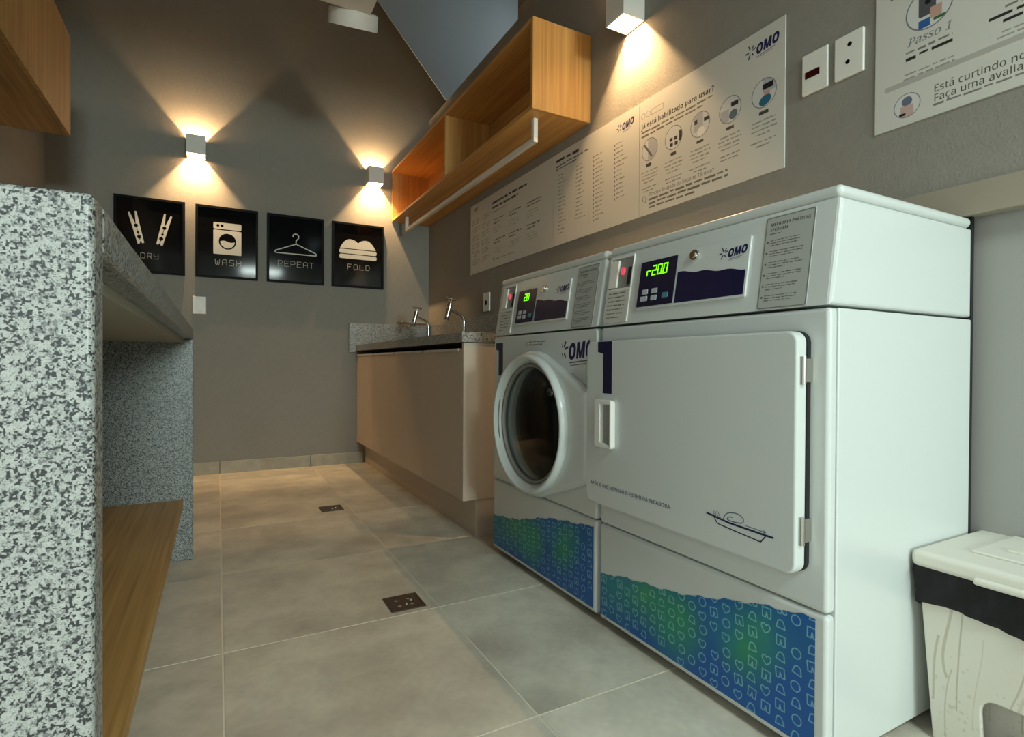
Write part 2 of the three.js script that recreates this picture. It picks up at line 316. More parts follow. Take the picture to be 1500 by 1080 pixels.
function tap(zc, headTall, label) {
  const x = 1.35, t = thing('tap', label, 'tap', [x, 0.9, zc], 'taps on the sink worktop'), y = 0.9;
  part(t, 'base', new THREE.LatheGeometry([[0, 0], [0.026, 0], [0.026, 0.006], [0.018, 0.014], [0.013, 0.02]].map((p) => new THREE.Vector2(...p)), 20).translate(x, y, zc), M.chrome);
  part(t, 'neck', tubeGeo([[x, y + 0.01, zc], [x, y + 0.13, zc], [x - 0.012, y + 0.16, zc], [x - 0.05, y + 0.178, zc], [x - 0.095, y + 0.196, zc]], 0.0105, 32, 12), M.chrome);
  const hx = x - 0.1, hy = y + 0.198, s = headTall;
  part(t, 'body', merge([cyl([hx - 0.012, hy - 0.05 * s, zc], [hx + 0.01, hy + 0.035 * s, zc], 0.014, 0.017), cyl([hx - 0.018, hy - 0.068 * s, zc], [hx - 0.012, hy - 0.05 * s, zc], 0.018, 0.014)]), M.chrome);
  part(t, 'handle', merge([cyl([hx + 0.01, hy + 0.035 * s, zc], [hx + 0.016, hy + 0.06 * s, zc], 0.007), cyl([hx + 0.014, hy + 0.062 * s, zc - 0.032], [hx + 0.014, hy + 0.062 * s, zc + 0.032], 0.007), cyl([hx - 0.018, hy + 0.066 * s, zc], [hx + 0.046, hy + 0.058 * s, zc], 0.007)]), M.chrome);
}
tap(-3.80, 1.0, 'chrome sink tap with cross handle beside the corner');
tap(-3.15, 1.0, 'chrome sink tap with cross handle beside the washing machine');
{
  const a = thing('soap_dish', 'small chrome wire soap shelf on the wall by the corner tap', 'shelf', [1.4, 1.06, -3.95]);
  part(a, 'ledge', bx(1.24, 1.486, 1.078, 1.09, -4.225, -4.12, 0.003), M.steel);
}

// ---------------------------------------------------------------- oak wall shelf and hanging rail
{
  const x0 = 1.2, x1 = XR - 0.002, y0 = 1.873, y1 = 2.272, z0 = ZB + 0.003, z1 = -2.061, th = 0.018, s = thing('wall_shelf', 'open oak box shelf mounted above the sink and posters', 'shelf', [(x0 + x1) / 2, y0, (z0 + z1) / 2]);
  const W = (g, a) => metreUV(g, a, [rnd(), rnd()]);
  part(s, 'top_board', W(bx(x0, x1, y1 - th, y1, z0, z1 - th - 0.0005, 0.001), 2), M.oak);
  part(s, 'bottom_board', W(bx(x0, x1, y0, y0 + th, z0, z1 - th - 0.0005, 0.001), 2), M.oak);
  part(s, 'end_board', W(bx(x0, x1, y0, y1, z1 - th, z1, 0.001), 1), M.oak);
  part(s, 'end_board', W(bx(x0, x1, y0 + th, y1 - th, z0, z0 + th, 0.001), 1), M.oak);
  part(s, 'divider', W(bx(x0 + 0.002, x1 - 0.012, y0 + th, y1 - th, -3.118, -3.1, 0.001), 1), M.oak);
  part(s, 'back_board', W(bx(x1 - 0.01, x1, y0 + th, y1 - th, z0 + th, z1 - th), 2), M.oak);
  const r = thing('hanging_rail', 'white clothes rail hung under the oak wall shelf', 'rail', [1.26, 1.79, -3.1]);
  const xr = 1.262, yr = 1.775;
  part(r, 'bar', bx(xr - 0.011, xr + 0.011, yr - 0.011, yr + 0.011, -4.06, -2.135, 0.002), M.sconce);
  for (const z of [-4.05, -2.146]) part(r, 'bracket', bx(xr - 0.011, xr + 0.011, yr + 0.011, y0 - 0.0005, z - 0.011, z + 0.011, 0.002), M.sconce);
  const c = thing('cable_box', 'small white box lying in the oak wall shelf', 'box', [1.44, 1.892, -3.9]);
  part(c, 'case', bx(1.40, 1.47, 1.892, 1.925, -3.93, -3.86, 0.006), M.plateWhite);
  part(c, 'lid', bx(1.398, 1.472, 1.9252, 1.935, -3.932, -3.858, 0.004), M.plateWhite);
}

// ---------------------------------------------------------------- up and down wall lights
const WARM = new THREE.Color(1.0, 0.64, 0.31);
function sconce(pos, facing, label) {   // pos: centre of the back on the wall; facing: unit vector away from the wall
  const t = thing('wall_light', label, 'wall light', pos, 'square up and down wall lights');
  const turn = Math.atan2(facing[0], facing[2]);
  const W = 0.112, H = 0.122, D = 0.11, k = 0.005;
  const put = (name, g, m, lab) => { g.rotateY(turn); const q = shade(new THREE.Mesh(g, m)); q.name = name; t.add(q); if (lab) q.userData.label = lab; return q; };
  put('housing', merge([bx(-W / 2, W / 2, -H / 2, H / 2, D - k, D), bx(-W / 2, -W / 2 + k, -H / 2, H / 2, 0.002, D - k), bx(W / 2 - k, W / 2, -H / 2, H / 2, 0.002, D - k), bx(-W / 2 + k, W / 2 - k, -H / 2, H / 2, 0.002, 0.006)]), M.sconce);
  put('bulb', new THREE.SphereGeometry(0.016, 16, 12).scale(1, 1.5, 1).translate(0, 0, 0.06), std({ color: '#fff1d8', emissive: '#ffd9a0', emissiveIntensity: 30 }), 'glowing warm bulb');
  put('bracket', bx(-0.012, 0.012, -0.006, 0.006, 0.006, 0.042), M.sconce);
  const l = new THREE.PointLight(WARM, 1.9); l.shadow.radius = 0.25; l.castShadow = true; l.position.set(0, 0, 0.06).applyAxisAngle(V(0, 1, 0), turn); l.name = 'bulb_light'; t.add(l);
  const d = new THREE.SpotLight(WARM, 3.0, 0, 0.8, 0.5); d.shadow.radius = 0.25; d.castShadow = true; d.position.set(0, 0, 0.09).applyAxisAngle(V(0, 1, 0), turn); d.target.position.copy(d.position).setY(-1); d.name = 'down_light'; t.add(d); t.add(d.target);
  return t;
}
sconce([-0.128, 2.186, ZB], [0, 0, 1], 'square white wall light above the wash picture');
sconce([1.052, 2.186, ZB], [0, 0, 1], 'square white wall light between the fold picture and oak shelf');
sconce([XR, 2.205, -1.755], [-1, 0, 0], 'square white wall light above the white instruction posters');

// square lamp under the lowered ceiling, behind the viewer
{
  const t = thing('ceiling_lamp', 'square white ceiling lamp on the lowered ceiling', 'ceiling lamp', [(PANEL.x0 + PANEL.x1) / 2, CL - 0.04, (PANEL.z0 + PANEL.z1) / 2]);
  part(t, 'frame', merge([bx(PANEL.x0, PANEL.x1, CL - 0.04, CL - 0.0005, PANEL.z0, PANEL.z0 + 0.02), bx(PANEL.x0, PANEL.x1, CL - 0.04, CL - 0.0005, PANEL.z1 - 0.02, PANEL.z1), bx(PANEL.x0, PANEL.x0 + 0.02, CL - 0.04, CL - 0.0005, PANEL.z0 + 0.02, PANEL.z1 - 0.02), bx(PANEL.x1 - 0.02, PANEL.x1, CL - 0.04, CL - 0.0005, PANEL.z0 + 0.02, PANEL.z1 - 0.02)]), M.whitePlastic);
  part(t, 'diffuser', bx(PANEL.x0 + 0.02, PANEL.x1 - 0.02, CL - 0.036, CL - 0.03, PANEL.z0 + 0.02, PANEL.z1 - 0.02), std({ color: '#f4fbf8', emissive: '#e6fff6', emissiveIntensity: 1.5 }), 'glowing white diffuser');
}
// white ceiling spotlight hung over the aisle
{
  const c = [0.594, 2.471, -2.81], t = thing('ceiling_spotlight', 'white drum spotlight hung from a ceiling box', 'spotlight', [c[0], c[1], c[2]]);
  const ax = V(0.05, -0.86, -0.5).normalize();
  const q = new THREE.Quaternion().setFromUnitVectors(V(0, -1, 0), ax);
  const prof = [[0, 0.055], [0.05, 0.055], [0.11, 0.051], [0.12, 0.042], [0.12, -0.025], [0.114, -0.025], [0.11, 0.008], [0, 0.012]].map((p) => new THREE.Vector2(...p));
  part(t, 'drum', new THREE.LatheGeometry(prof, 40).applyQuaternion(q).translate(...c), M.sconce);
  part(t, 'lens', new THREE.CylinderGeometry(0.109, 0.109, 0.004, 32).translate(0, 0.006, 0).applyQuaternion(q).translate(...c), std({ color: '#fff3e0', emissive: '#ffd7a0', emissiveIntensity: 2 }));
  part(t, 'mount', bx(0.30, 0.655, 2.455, 2.62, -2.70, -2.42, 0.01), M.sconce);
  part(t, 'arm', bx(0.54, 0.63, 2.475, 2.53, -2.79, -2.701, 0.005), M.sconce);
  part(t, 'rod', cyl([0.48, 2.62, -2.56], [0.48, YC, -2.56], 0.012), M.sconce);
}

// ---------------------------------------------------------------- framed pictures on the back wall
const INK = '#d9d6cb';
function techWord(x, word, cx, cy, size, track) {
  x.strokeStyle = '#a3a198'; x.lineWidth = size * 0.1; x.lineCap = 'round'; x.lineJoin = 'round';
  const G = { W: [[[0, 1], [0.1, 0.15], [0.3, 0], [0.5, 0.2], [0.7, 0], [0.9, 0.15], [1, 1]], [[0.5, 0.2], [0.5, 0.7]]], A: [[[0, 0], [0, 0.8], [0.25, 1], [0.8, 1], [1, 0.8], [1, 0]], [[0, 0.45], [1, 0.45]]], S: [[[1, 1], [0.15, 1], [0, 0.85], [0, 0.6], [0.15, 0.5], [0.85, 0.5], [1, 0.4], [1, 0.15], [0.85, 0], [0, 0]]], H: [[[0, 0], [0, 1]], [[1, 0], [1, 1]], [[0, 0.5], [1, 0.5]]], R: [[[0, 0], [0, 1], [0.85, 1], [1, 0.85], [1, 0.6], [0.85, 0.48], [0, 0.48]], [[0.5, 0.48], [1, 0]]], E: [[[1, 1], [0, 1], [0, 0], [1, 0]], [[0, 0.5], [0.8, 0.5]]], P: [[[0, 0], [0, 1], [0.85, 1], [1, 0.85], [1, 0.6], [0.85, 0.45], [0, 0.45]]], T: [[[0, 1], [1, 1]], [[0.5, 1], [0.5, 0]]], F: [[[1, 1], [0, 1], [0, 0]], [[0, 0.5], [0.8, 0.5]]], O: [[[0.2, 0], [0.8, 0], [1, 0.2], [1, 0.8], [0.8, 1], [0.2, 1], [0, 0.8], [0, 0.2], [0.2, 0]]], L: [[[0, 1], [0, 0], [1, 0]]], D: [[[0, 0], [0, 1], [0.75, 1], [1, 0.75], [1, 0.25], [0.75, 0], [0, 0]]], Y: [[[0, 1], [0, 0.6], [0.15, 0.45], [1, 0.45]], [[1, 1], [1, 0.15], [0.85, 0], [0.1, 0]]] };
  const w = size * 0.72, total = word.length * w + (word.length - 1) * track; let px = cx - total / 2;
  for (const ch of word) { for (const line of G[ch]) { x.beginPath(); line.forEach(([a, b], i) => (i ? x.lineTo(px + a * w, cy + size / 2 - b * size) : x.moveTo(px + a * w, cy + size / 2 - b * size))); x.stroke(); } px += w + track; }
}
const ART = {
  dry(x) {
    techWord(x, 'DRY', 250, 505, 46, 18);
    for (const s of [-1, 1]) {
      x.save(); x.translate(256 + s * 105, 260); x.rotate(s * 0.24); x.fillStyle = INK;
      x.beginPath(); x.moveTo(-26, 140); x.lineTo(-30, 0); x.lineTo(-34, -145); x.lineTo(-20, -150); x.lineTo(0, -30); x.lineTo(20, -150); x.lineTo(34, -145); x.lineTo(30, 0); x.lineTo(26, 140); x.lineTo(10, 142); x.lineTo(0, 118); x.lineTo(-10, 142); x.closePath(); x.fill();
      x.fillStyle = '#101011'; for (const [cy, r] of [[-22, 15], [40, 10], [82, 16]]) { x.beginPath(); x.arc(0, cy, r, 0, 7); x.fill(); }
      x.fillRect(-2, -20, 4, 130); x.restore();
    }
  },
  wash(x) {
    x.fillStyle = INK; x.beginPath(); x.roundRect(132, 128, 248, 62, 10); x.fill(); x.beginPath(); x.roundRect(132, 200, 248, 232, 8); x.fill();
    x.fillStyle = '#101011'; for (const cx of [172, 208]) { x.beginPath(); x.arc(cx, 158, 13, 0, 7); x.fill(); }
    x.beginPath(); x.arc(256, 306, 76, 0, 7); x.fill(); x.fillStyle = INK; x.beginPath(); x.arc(256, 306, 64, 0, Math.PI); x.quadraticCurveTo(225, 292, 256, 306); x.quadraticCurveTo(287, 320, 320, 306); x.fill();
    techWord(x, 'WASH', 262, 508, 54, 24);
  },
  repeat(x) {
    x.strokeStyle = INK; x.lineWidth = 11; x.lineJoin = 'round'; x.lineCap = 'round';
    x.beginPath(); x.moveTo(256, 262); x.lineTo(64, 340); x.quadraticCurveTo(44, 362, 70, 364); x.lineTo(442, 364); x.quadraticCurveTo(468, 362, 448, 340); x.closePath(); x.stroke();
    x.beginPath(); x.moveTo(256, 262); x.lineTo(256, 226); x.quadraticCurveTo(286, 206, 280, 178); x.quadraticCurveTo(262, 148, 232, 168); x.quadraticCurveTo(226, 176, 226, 190); x.stroke();
    techWord(x, 'REPEAT', 256, 468, 54, 22);
  },
  fold(x) {
    x.fillStyle = INK; x.beginPath(); x.moveTo(64, 250); x.quadraticCurveTo(110, 150, 170, 150); x.quadraticCurveTo(220, 150, 256, 186); x.quadraticCurveTo(292, 150, 340, 150); x.quadraticCurveTo(400, 152, 450, 250); x.closePath(); x.fill();
    for (const y of [258, 312]) { x.beginPath(); x.roundRect(56, y, 402, 46, 20); x.fill(); }
    techWord(x, 'FOLD', 262, 442, 54, 26);
  },
};
[['dry', -0.579, -0.193, 'black framed picture of two clothes pegs reading DRY'], ['wash', -0.133, 0.247, 'black framed picture of a washing machine reading WASH'], ['repeat', 0.305, 0.69, 'black framed picture of a clothes hanger reading REPEAT'], ['fold', 0.747, 1.133, 'black framed picture of folded towels reading FOLD']].forEach(([k, x0, x1, label]) => {
  const y0 = 1.337, y1 = 1.82, z = ZB + 0.001, t = thing('picture_frame', label, 'picture', [(x0 + x1) / 2, y0, z], 'laundry pictures on the back wall'), f = 0.014;
  part(t, 'frame', merge([bx(x0, x0 + f, y0, y1, z, z + 0.024), bx(x1 - f, x1, y0, y1, z, z + 0.024), bx(x0 + f, x1 - f, y0, y0 + f, z, z + 0.024), bx(x0 + f, x1 - f, y1 - f, y1, z, z + 0.024)]), M.black);
  part(t, 'backing', bx(x0 + f, x1 - f, y0 + f, y1 - f, z, z + 0.012), M.black);
  const tex = canvasTex(512, 640, (x, w, h) => { x.fillStyle = '#101011'; x.fillRect(0, 0, w, h); ART[k](x); });
  const pr = new THREE.PlaneGeometry(x1 - x0 - 2 * f, y1 - y0 - 2 * f).translate((x0 + x1) / 2, (y0 + y1) / 2, z + 0.0125);
  part(t, 'print', pr, phy({ map: tex, roughness: 0.08, specularIntensity: 0.8 }));
});

// ---------------------------------------------------------------- switches and sockets
function wallPlate(name, label, cat, frame, w, h, extras) {
  const o = V().setFromMatrixPosition(frame), t = thing(name, label, cat, [o.x, o.y, o.z]);
  part(t, 'plate', plate(roundRect(w, h, 0.004), 0.009, 0.003).applyMatrix4(frame), M.plateWhite);
  for (const [n, g, m] of extras) part(t, n, g.applyMatrix4(frame), m);
  return t;
}
const WALLR = (y, z) => FRONT(XR - 0.0003, y, z), WALLB = (x, y) => basis(V(x, y, ZB + 0.0003), V(1, 0, 0), V(0, 1, 0));
const disc = (x, y, r, z0, z1) => new THREE.CylinderGeometry(r, r, z1 - z0, 18).rotateX(Math.PI / 2).translate(x, y, (z0 + z1) / 2);
const flat = (x, y, w, h, z0, z1, r = 0.001) => plate(roundRect(w, h, r, x, y), z1 - z0, 0.0006).translate(0, 0, z0);
wallPlate('wall_switch', 'white light switch plate under the wash picture', 'switch', WALLB(-0.11, 1.146), 0.08, 0.118, [['rocker', flat(0.004, 0.002, 0.034, 0.06, 0.009, 0.0115), M.plateWhite]]);
wallPlate('timer_panel', 'white wall plate with dark red window between the posters', 'wall plate', WALLR(1.604, -0.978), 0.077, 0.117, [['display_window', flat(-0.006, -0.004, 0.043, 0.02, 0.009, 0.0105), M.redWindow]]);
wallPlate('outlet_plate', 'white wall plate with two round black holes', 'wall plate', WALLR(1.603, -0.882), 0.078, 0.117, [['hole', disc(0.003, 0.028, 0.006, 0.0085, 0.0095), M.black], ['hole', disc(-0.002, -0.018, 0.006, 0.0085, 0.0095), M.black]]);
wallPlate('socket_plate', 'narrow white socket plate on the wall over the sink', 'socket', WALLR(1.155, -3.15), 0.095, 0.12, [['hole', disc(0, -0.004, 0.016, 0.0085, 0.0095), M.black]]);

// ---------------------------------------------------------------- printed boards on the right wall
const NAVY = '#191b4d', GREY = '#8e8b84', INKD = '#34332f';
function omo(x, cx, cy, s, col = NAVY) {   // the splash and the three letters, s = letter height
  x.save(); x.translate(cx, cy); x.fillStyle = col; x.strokeStyle = col; x.lineCap = 'round'; x.lineWidth = s * 0.13;
  const sx = -s * 1.75;
  for (const [a, r0, r1] of [[0.35, 0.25, 0.6], [1.05, 0.3, 0.62], [1.95, 0.28, 0.72], [3.14, 0.3, 0.62], [4.3, 0.28, 0.72], [5.3, 0.3, 0.5]]) { x.beginPath(); x.moveTo(sx + Math.cos(a) * r0 * s, -Math.sin(a) * r0 * s); x.lineTo(sx + Math.cos(a) * r1 * s, -Math.sin(a) * r1 * s); x.stroke(); }
  x.transform(1, -0.08, -0.12, 1, 0, 0); x.font = `bold ${s * 1.38}px sans-serif`; x.textAlign = 'center'; x.textBaseline = 'middle'; x.lineWidth = s * 0.09; x.lineJoin = 'round';
  x.save(); x.scale(0.82, 1); x.fillText('OMO', s * 0.35, s * 0.04); x.strokeText('OMO', s * 0.35, s * 0.04); x.restore();
  x.globalAlpha = 0.5; x.fillRect(-s * 0.95, s * 0.72, s * 2.2, s * 0.09); x.fillRect(-s * 0.8, s * 0.92, s * 1.8, s * 0.07); x.restore();
}
let ds = 5; const dr = () => { ds = (ds * 1664525 + 1013904223) >>> 0; return ds / 4294967296; };
function lines(x, px, py, w, n, lh, th, col, centre) {   // unreadable small print: rows of word-long strokes
  x.fillStyle = col;
  for (let i = 0; i < n; i++) {
    const lw = w * (i === n - 1 ? 0.45 + dr() * 0.4 : 0.82 + dr() * 0.18); let q = centre ? px + (w - lw) / 2 : px; const end = q + lw;
    while (q < end) { const l = Math.min(end - q, th * (1.6 + dr() * 4)); x.fillRect(q, py + i * lh + (dr() - 0.5) * th * 0.2, l, th * (0.5 + dr() * 0.35)); q += l + th * 0.8; }
  }
}
function roundel(x, cx, cy, r, kind) {
  x.save(); x.beginPath(); x.arc(cx, cy, r, 0, 7); x.fillStyle = '#d5d3cf'; x.fill(); x.clip();
  x.fillStyle = '#b4b3b6';
  if (kind === 0) { x.fillRect(cx - r * 0.2, cy - r, r * 1.3, r * 2); x.strokeStyle = '#6b6966'; x.lineWidth = r * 0.2; x.beginPath(); x.moveTo(cx - r * 0.7, cy - r * 0.6); x.lineTo(cx + r * 0.3, cy + r * 0.7); x.stroke(); }
  if (kind === 1) { x.fillStyle = '#33322f'; for (const [a, b] of [[-0.45, -0.05], [0.1, -0.05], [-0.4, 0.4], [0.15, 0.4]]) x.fillRect(cx + a * r, cy + b * r, r * 0.34, r * 0.3); x.fillRect(cx + r * 0.66, cy - r * 0.4, r * 0.3, r * 0.9); }
  if (kind === 2) { x.fillRect(cx - r * 0.7, cy - r, r, r * 1.5); x.fillStyle = '#2a2a2c'; x.fillRect(cx + r * 0.4, cy - r * 0.4, r * 0.5, r * 0.3); x.fillRect(cx - r * 0.6, cy - r * 0.5, r * 0.3, r * 0.35); x.fillStyle = '#e9e5dd'; x.beginPath(); x.arc(cx + r * 0.1, cy + r * 0.6, r * 0.4, 0, 7); x.fill(); }
  if (kind === 3) { x.fillRect(cx - r * 0.9, cy - r * 0.1, r * 0.8, r); x.fillStyle = '#26262b'; x.fillRect(cx + r * 0.1, cy - r * 0.5, r * 0.65, r * 0.34); x.fillStyle = '#5d6f78'; x.beginPath(); x.ellipse(cx + r * 0.3, cy + r * 0.45, r * 0.4, r * 0.35, -0.6, 0, 7); x.fill(); }
  if (kind === 4) { x.fillRect(cx - r * 0.1, cy - r, r * 1.2, r); x.fillStyle = '#1f2026'; x.fillRect(cx - r * 0.1, cy - r * 0.62, r * 0.85, r * 0.4); x.fillStyle = '#2f6a86'; x.beginPath(); x.ellipse(cx + r * 0.1, cy + r * 0.55, r * 0.5, r * 0.36, -0.3, 0, 7); x.fill(); x.fillStyle = '#c9a190'; x.fillRect(cx, cy - r * 0.1, r * 0.5, r * 0.3); }
  if (kind === 5) { x.fillStyle = '#57555a'; x.beginPath(); x.roundRect(cx - r * 0.45, cy - r * 0.9, r * 0.75, r * 1.25, r * 0.1); x.fill(); x.fillStyle = '#1c1c20'; x.beginPath(); x.arc(cx - r * 0.05, cy - r * 0.3, r * 0.13, 0, 7); x.fill(); x.fillStyle = '#c49c8c'; x.fillRect(cx + r * 0.05, cy + r * 0.05, r * 0.5, r * 0.55); x.fillStyle = '#33609a'; x.fillRect(cx - r * 0.45, cy + r * 0.5, r * 0.5, r * 0.4); x.fillStyle = '#3a6b45'; x.fillRect(cx + r * 0.2, cy + r * 0.62, r * 0.5, r * 0.14); }
  if (kind === 6) { x.fillStyle = '#7d757c'; x.fillRect(cx - r * 0.7, cy - r, r * 0.8, r * 1.6); x.fillStyle = '#c7a193'; x.fillRect(cx - r * 0.1, cy - r * 0.1, r * 0.8, r * 0.6); x.fillStyle = '#222'; x.fillRect(cx + r * 0.4, cy + r * 0.2, r * 0.6, r * 0.2); x.fillRect(cx - r * 0.5, cy + r * 0.7, r * 0.4, r * 0.2); }
  if (kind === 7) { x.fillStyle = '#6a6f80'; x.beginPath(); x.arc(cx, cy - r * 0.35, r * 0.4, 0, 7); x.fill(); x.fillStyle = '#c2a79d'; x.fillRect(cx - r * 0.5, cy, r, r); x.fillStyle = '#1d1d1f'; x.fillRect(cx - r * 0.6, cy + r * 0.6, r * 0.5, r * 0.2); }
  x.restore(); x.strokeStyle = '#77757a'; x.lineWidth = r * 0.06; x.beginPath(); x.arc(cx, cy, r, 0, 7); x.stroke();
}
function headset(x, cx, cy, s) { x.strokeStyle = INKD; x.lineWidth = s * 0.14; x.beginPath(); x.arc(cx, cy, s * 0.75, Math.PI, 0); x.lineTo(cx + s * 0.75, cy + s * 0.5); x.quadraticCurveTo(cx + s * 0.7, cy + s, cx, cy + s); x.moveTo(cx - s * 0.75, cy); x.lineTo(cx - s * 0.75, cy + s * 0.55); x.stroke(); x.fillStyle = INKD; x.fillRect(cx - s * 0.95, cy, s * 0.35, s * 0.55); x.fillRect(cx + s * 0.6, cy, s * 0.35, s * 0.55); }
const BOARD = {
  tips(x, w, h) {
    omo(x, w * 0.085, h * 0.075, h * 0.034, INKD);
    lines(x, w * 0.32, h * 0.115, w * 0.5, 2, h * 0.065, h * 0.034, INKD); lines(x, w * 0.32, h * 0.245, w * 0.36, 1, 1, h * 0.02, GREY);
    for (let c = 0; c < 2; c++) for (let r = 0; r < 6; r++) lines(x, w * (0.03 + c * 0.145), h * (0.22 + r * 0.115), w * 0.12, 3, h * 0.03, h * 0.013, '#8a867d');
    for (let c = 0; c < 3; c++) for (let r = 0; r < 2; r++) { lines(x, w * (0.34 + c * 0.2), h * (0.36 + r * 0.27), w * 0.16, 2, h * 0.04, h * 0.022, '#6f6b62'); lines(x, w * (0.34 + c * 0.2), h * (0.47 + r * 0.27), w * 0.13, 3, h * 0.032, h * 0.012, '#a29d92'); }
    headset(x, w * 0.345, h * 0.885, h * 0.03); lines(x, w * 0.38, h * 0.89, w * 0.3, 1, 1, h * 0.016, '#7b776d');
  },
  prices(x, w, h) {
    omo(x, w * 0.88, h * 0.11, h * 0.06);
    x.fillStyle = INKD; lines(x, w * 0.035, h * 0.07, w * 0.36, 1, 1, h * 0.042, INKD); lines(x, w * 0.035, h * 0.13, w * 0.5, 2, h * 0.035, h * 0.02, '#5d5f66');
    for (let c = 0; c < 4; c++) { const px = w * (0.05 + c * 0.235); for (let r = 0; r < 16 - (c === 3 ? 3 : c === 1 ? 2 : 0); r++) { if (c > 1) { x.fillStyle = '#6d6a63'; x.fillRect(px, h * (0.24 + r * 0.042), w * 0.01, h * 0.02); } lines(x, px + w * 0.02, h * (0.24 + r * 0.042), w * (0.09 + dr() * 0.06), 1, 1, h * 0.014, '#8d8980'); } x.fillStyle = '#b9b4a8'; if (c === 2) x.fillRect(px - w * 0.05, h * 0.22, 2, h * 0.68); }
  },
  steps(x, w, h) {
    omo(x, w * 0.895, h * 0.115, h * 0.065);
    x.strokeStyle = '#7d7a72'; x.lineWidth = 3; for (const [k, a] of [[0, 0.03], [1, 0.075], [2, 0.125], [3, 0.175]]) { x.beginPath(); if (k < 2) x.arc(w * a, h * 0.13, h * 0.024, 0, 7); else x.roundRect(w * a - h * 0.03, h * 0.11, h * 0.07, h * 0.045, 5); x.stroke(); }
    x.fillStyle = INKD; x.font = `bold ${h * 0.06}px sans-serif`; x.textAlign = 'left'; x.textBaseline = 'middle'; x.fillText('Já está habilitado para usar?', w * 0.015, h * 0.22, w * 0.57);
    lines(x, w * 0.015, h * 0.268, w * 0.6, 2, h * 0.035, h * 0.02, '#6f6b62');
    ['Cesto', 'Abra', 'Carregue', 'Programe', 'Pronto'].forEach((s, i) => {
      const cx = w * (0.09 + i * 0.2), cy = h * 0.445; roundel(x, cx, cy, h * 0.095, i);
      lines(x, cx - w * 0.045, cy + h * 0.118, w * 0.09, 1, 1, h * 0.034, '#4c4944', true);
      lines(x, cx - w * 0.075, cy + h * 0.18, w * 0.15, 4, h * 0.03, h * 0.014, '#98948a', true); lines(x, cx - w * 0.075, cy + h * 0.32, w * 0.15, 2, h * 0.028, h * 0.012, '#8b877d', true);
    });
    headset(x, w * 0.045, h * 0.86, h * 0.03);
    x.fillStyle = '#55514a'; x.font = `${h * 0.042}px sans-serif`; x.fillText('Precisa de ajuda ou Suporte Técnico?', w * 0.09, h * 0.835, w * 0.5);
    lines(x, w * 0.09, h * 0.87, w * 0.68, 3, h * 0.036, h * 0.022, '#6f6b62');
  },
  app(x, w, h) {
    lines(x, w * 0.03, h * 0.26, w * 0.3, 2, h * 0.03, h * 0.018, '#6f6b62');
    [[0.105, 5, 'Passo 1'], [0.275, 6, 'Passo 2'], [0.445, 2, 'Passo 3'], [0.615, 3, 'Passo 4'], [0.785, 4, 'Passo 5']].forEach(([a, k, s], i) => {
      const cx = w * a, cy = h * (i ? 0.42 : 0.435); roundel(x, cx, cy, h * 0.105, k);
      x.fillStyle = '#6c7a78'; x.font = `italic ${h * 0.058}px serif`; x.textAlign = 'center'; x.textBaseline = 'middle'; x.fillText(s, cx, cy + h * 0.14);
      lines(x, cx - w * 0.06, cy + h * 0.185, w * 0.12, 1, 1, h * 0.016, '#7f7b72', true); lines(x, cx - w * 0.07, cy + h * 0.215, w * 0.14, i ? 2 : 1, h * 0.032, h * 0.02, '#2c2b28', true); lines(x, cx - w * 0.055, cy + h * 0.3, w * 0.11, 3, h * 0.022, h * 0.012, '#98948a', true);
    });
    x.fillStyle = '#b3afa6'; x.fillRect(w * 0.02, h * 0.765, w * 0.94, h * 0.028);
    roundel(x, w * 0.065, h * 0.9, h * 0.062, 7);
    x.textAlign = 'left'; x.fillStyle = '#4a4844'; x.font = `${h * 0.05}px sans-serif`; x.fillText('Está curtindo nosso app?', w * 0.115, h * 0.868); x.fillText('Faça uma avaliação do app na loja virtual', w * 0.115, h * 0.915);
    lines(x, w * 0.115, h * 0.945, w * 0.5, 1, 1, h * 0.014, '#7f7b72');
  },
};
const paperMat = std({ color: '#d6d3ca', roughness: 0.5 });
[['tips', -3.405, -2.368, 1.36, 1.82, 'white instruction board with small print beside the sink'], ['prices', -2.3655, -1.7225, 1.36, 1.82, 'white board with four columns of tiny list text'], ['steps', -1.72, -1.074, 1.36, 1.82, 'white board with five round pictures in a row'], ['app', -0.815, 0.33, 1.361, 1.83, 'white app guide board beside the wall plates']].forEach(([k, z0, z1, y0, y1, label]) => {
  const t = thing('instruction_board', label, 'poster', [XR, y0, (z0 + z1) / 2], 'printed boards on the right wall');
  part(t, 'board', bx(XR - 0.0045, XR - 0.0003, y0, y1, z0, z1), paperMat);
  const W = Math.round((z1 - z0) / (y1 - y0) * 800), tex = canvasTex(W, 800, (x, w, h) => { x.fillStyle = '#d2cfc6'; x.fillRect(0, 0, w, h); BOARD[k](x, w, h); });
  part(t, 'print', new THREE.PlaneGeometry(z1 - z0 - 0.002, y1 - y0 - 0.002).applyMatrix4(FRONT(XR - 0.0048, (y0 + y1) / 2, (z0 + z1) / 2)), std({ map: tex, roughness: 0.42 }));
});

// ---------------------------------------------------------------- washing machine and dryer
const HT = Math.atan(0.16), HS = Math.sin(HT), HC = Math.cos(HT);
const hoodX = (y) => 0.985 + 0.16 * (y - 0.872);
const HOOD = (y, z, off = 0) => basis(V(hoodX(y) - HC * off, y + HS * off, z), V(0, 0, 1), V(HS, HC, 0));
function decal(parent, name, frame, w, h, draw, px, label, gloss = 0.45) {
  const tex = canvasTex(Math.round(w * px), Math.round(h * px), draw);
  return part(parent, name, new THREE.PlaneGeometry(w, h).applyMatrix4(frame), std({ map: tex, transparent: true, roughness: gloss }), label);
}
const clear = (x, w, h) => x.clearRect(0, 0, w, h);
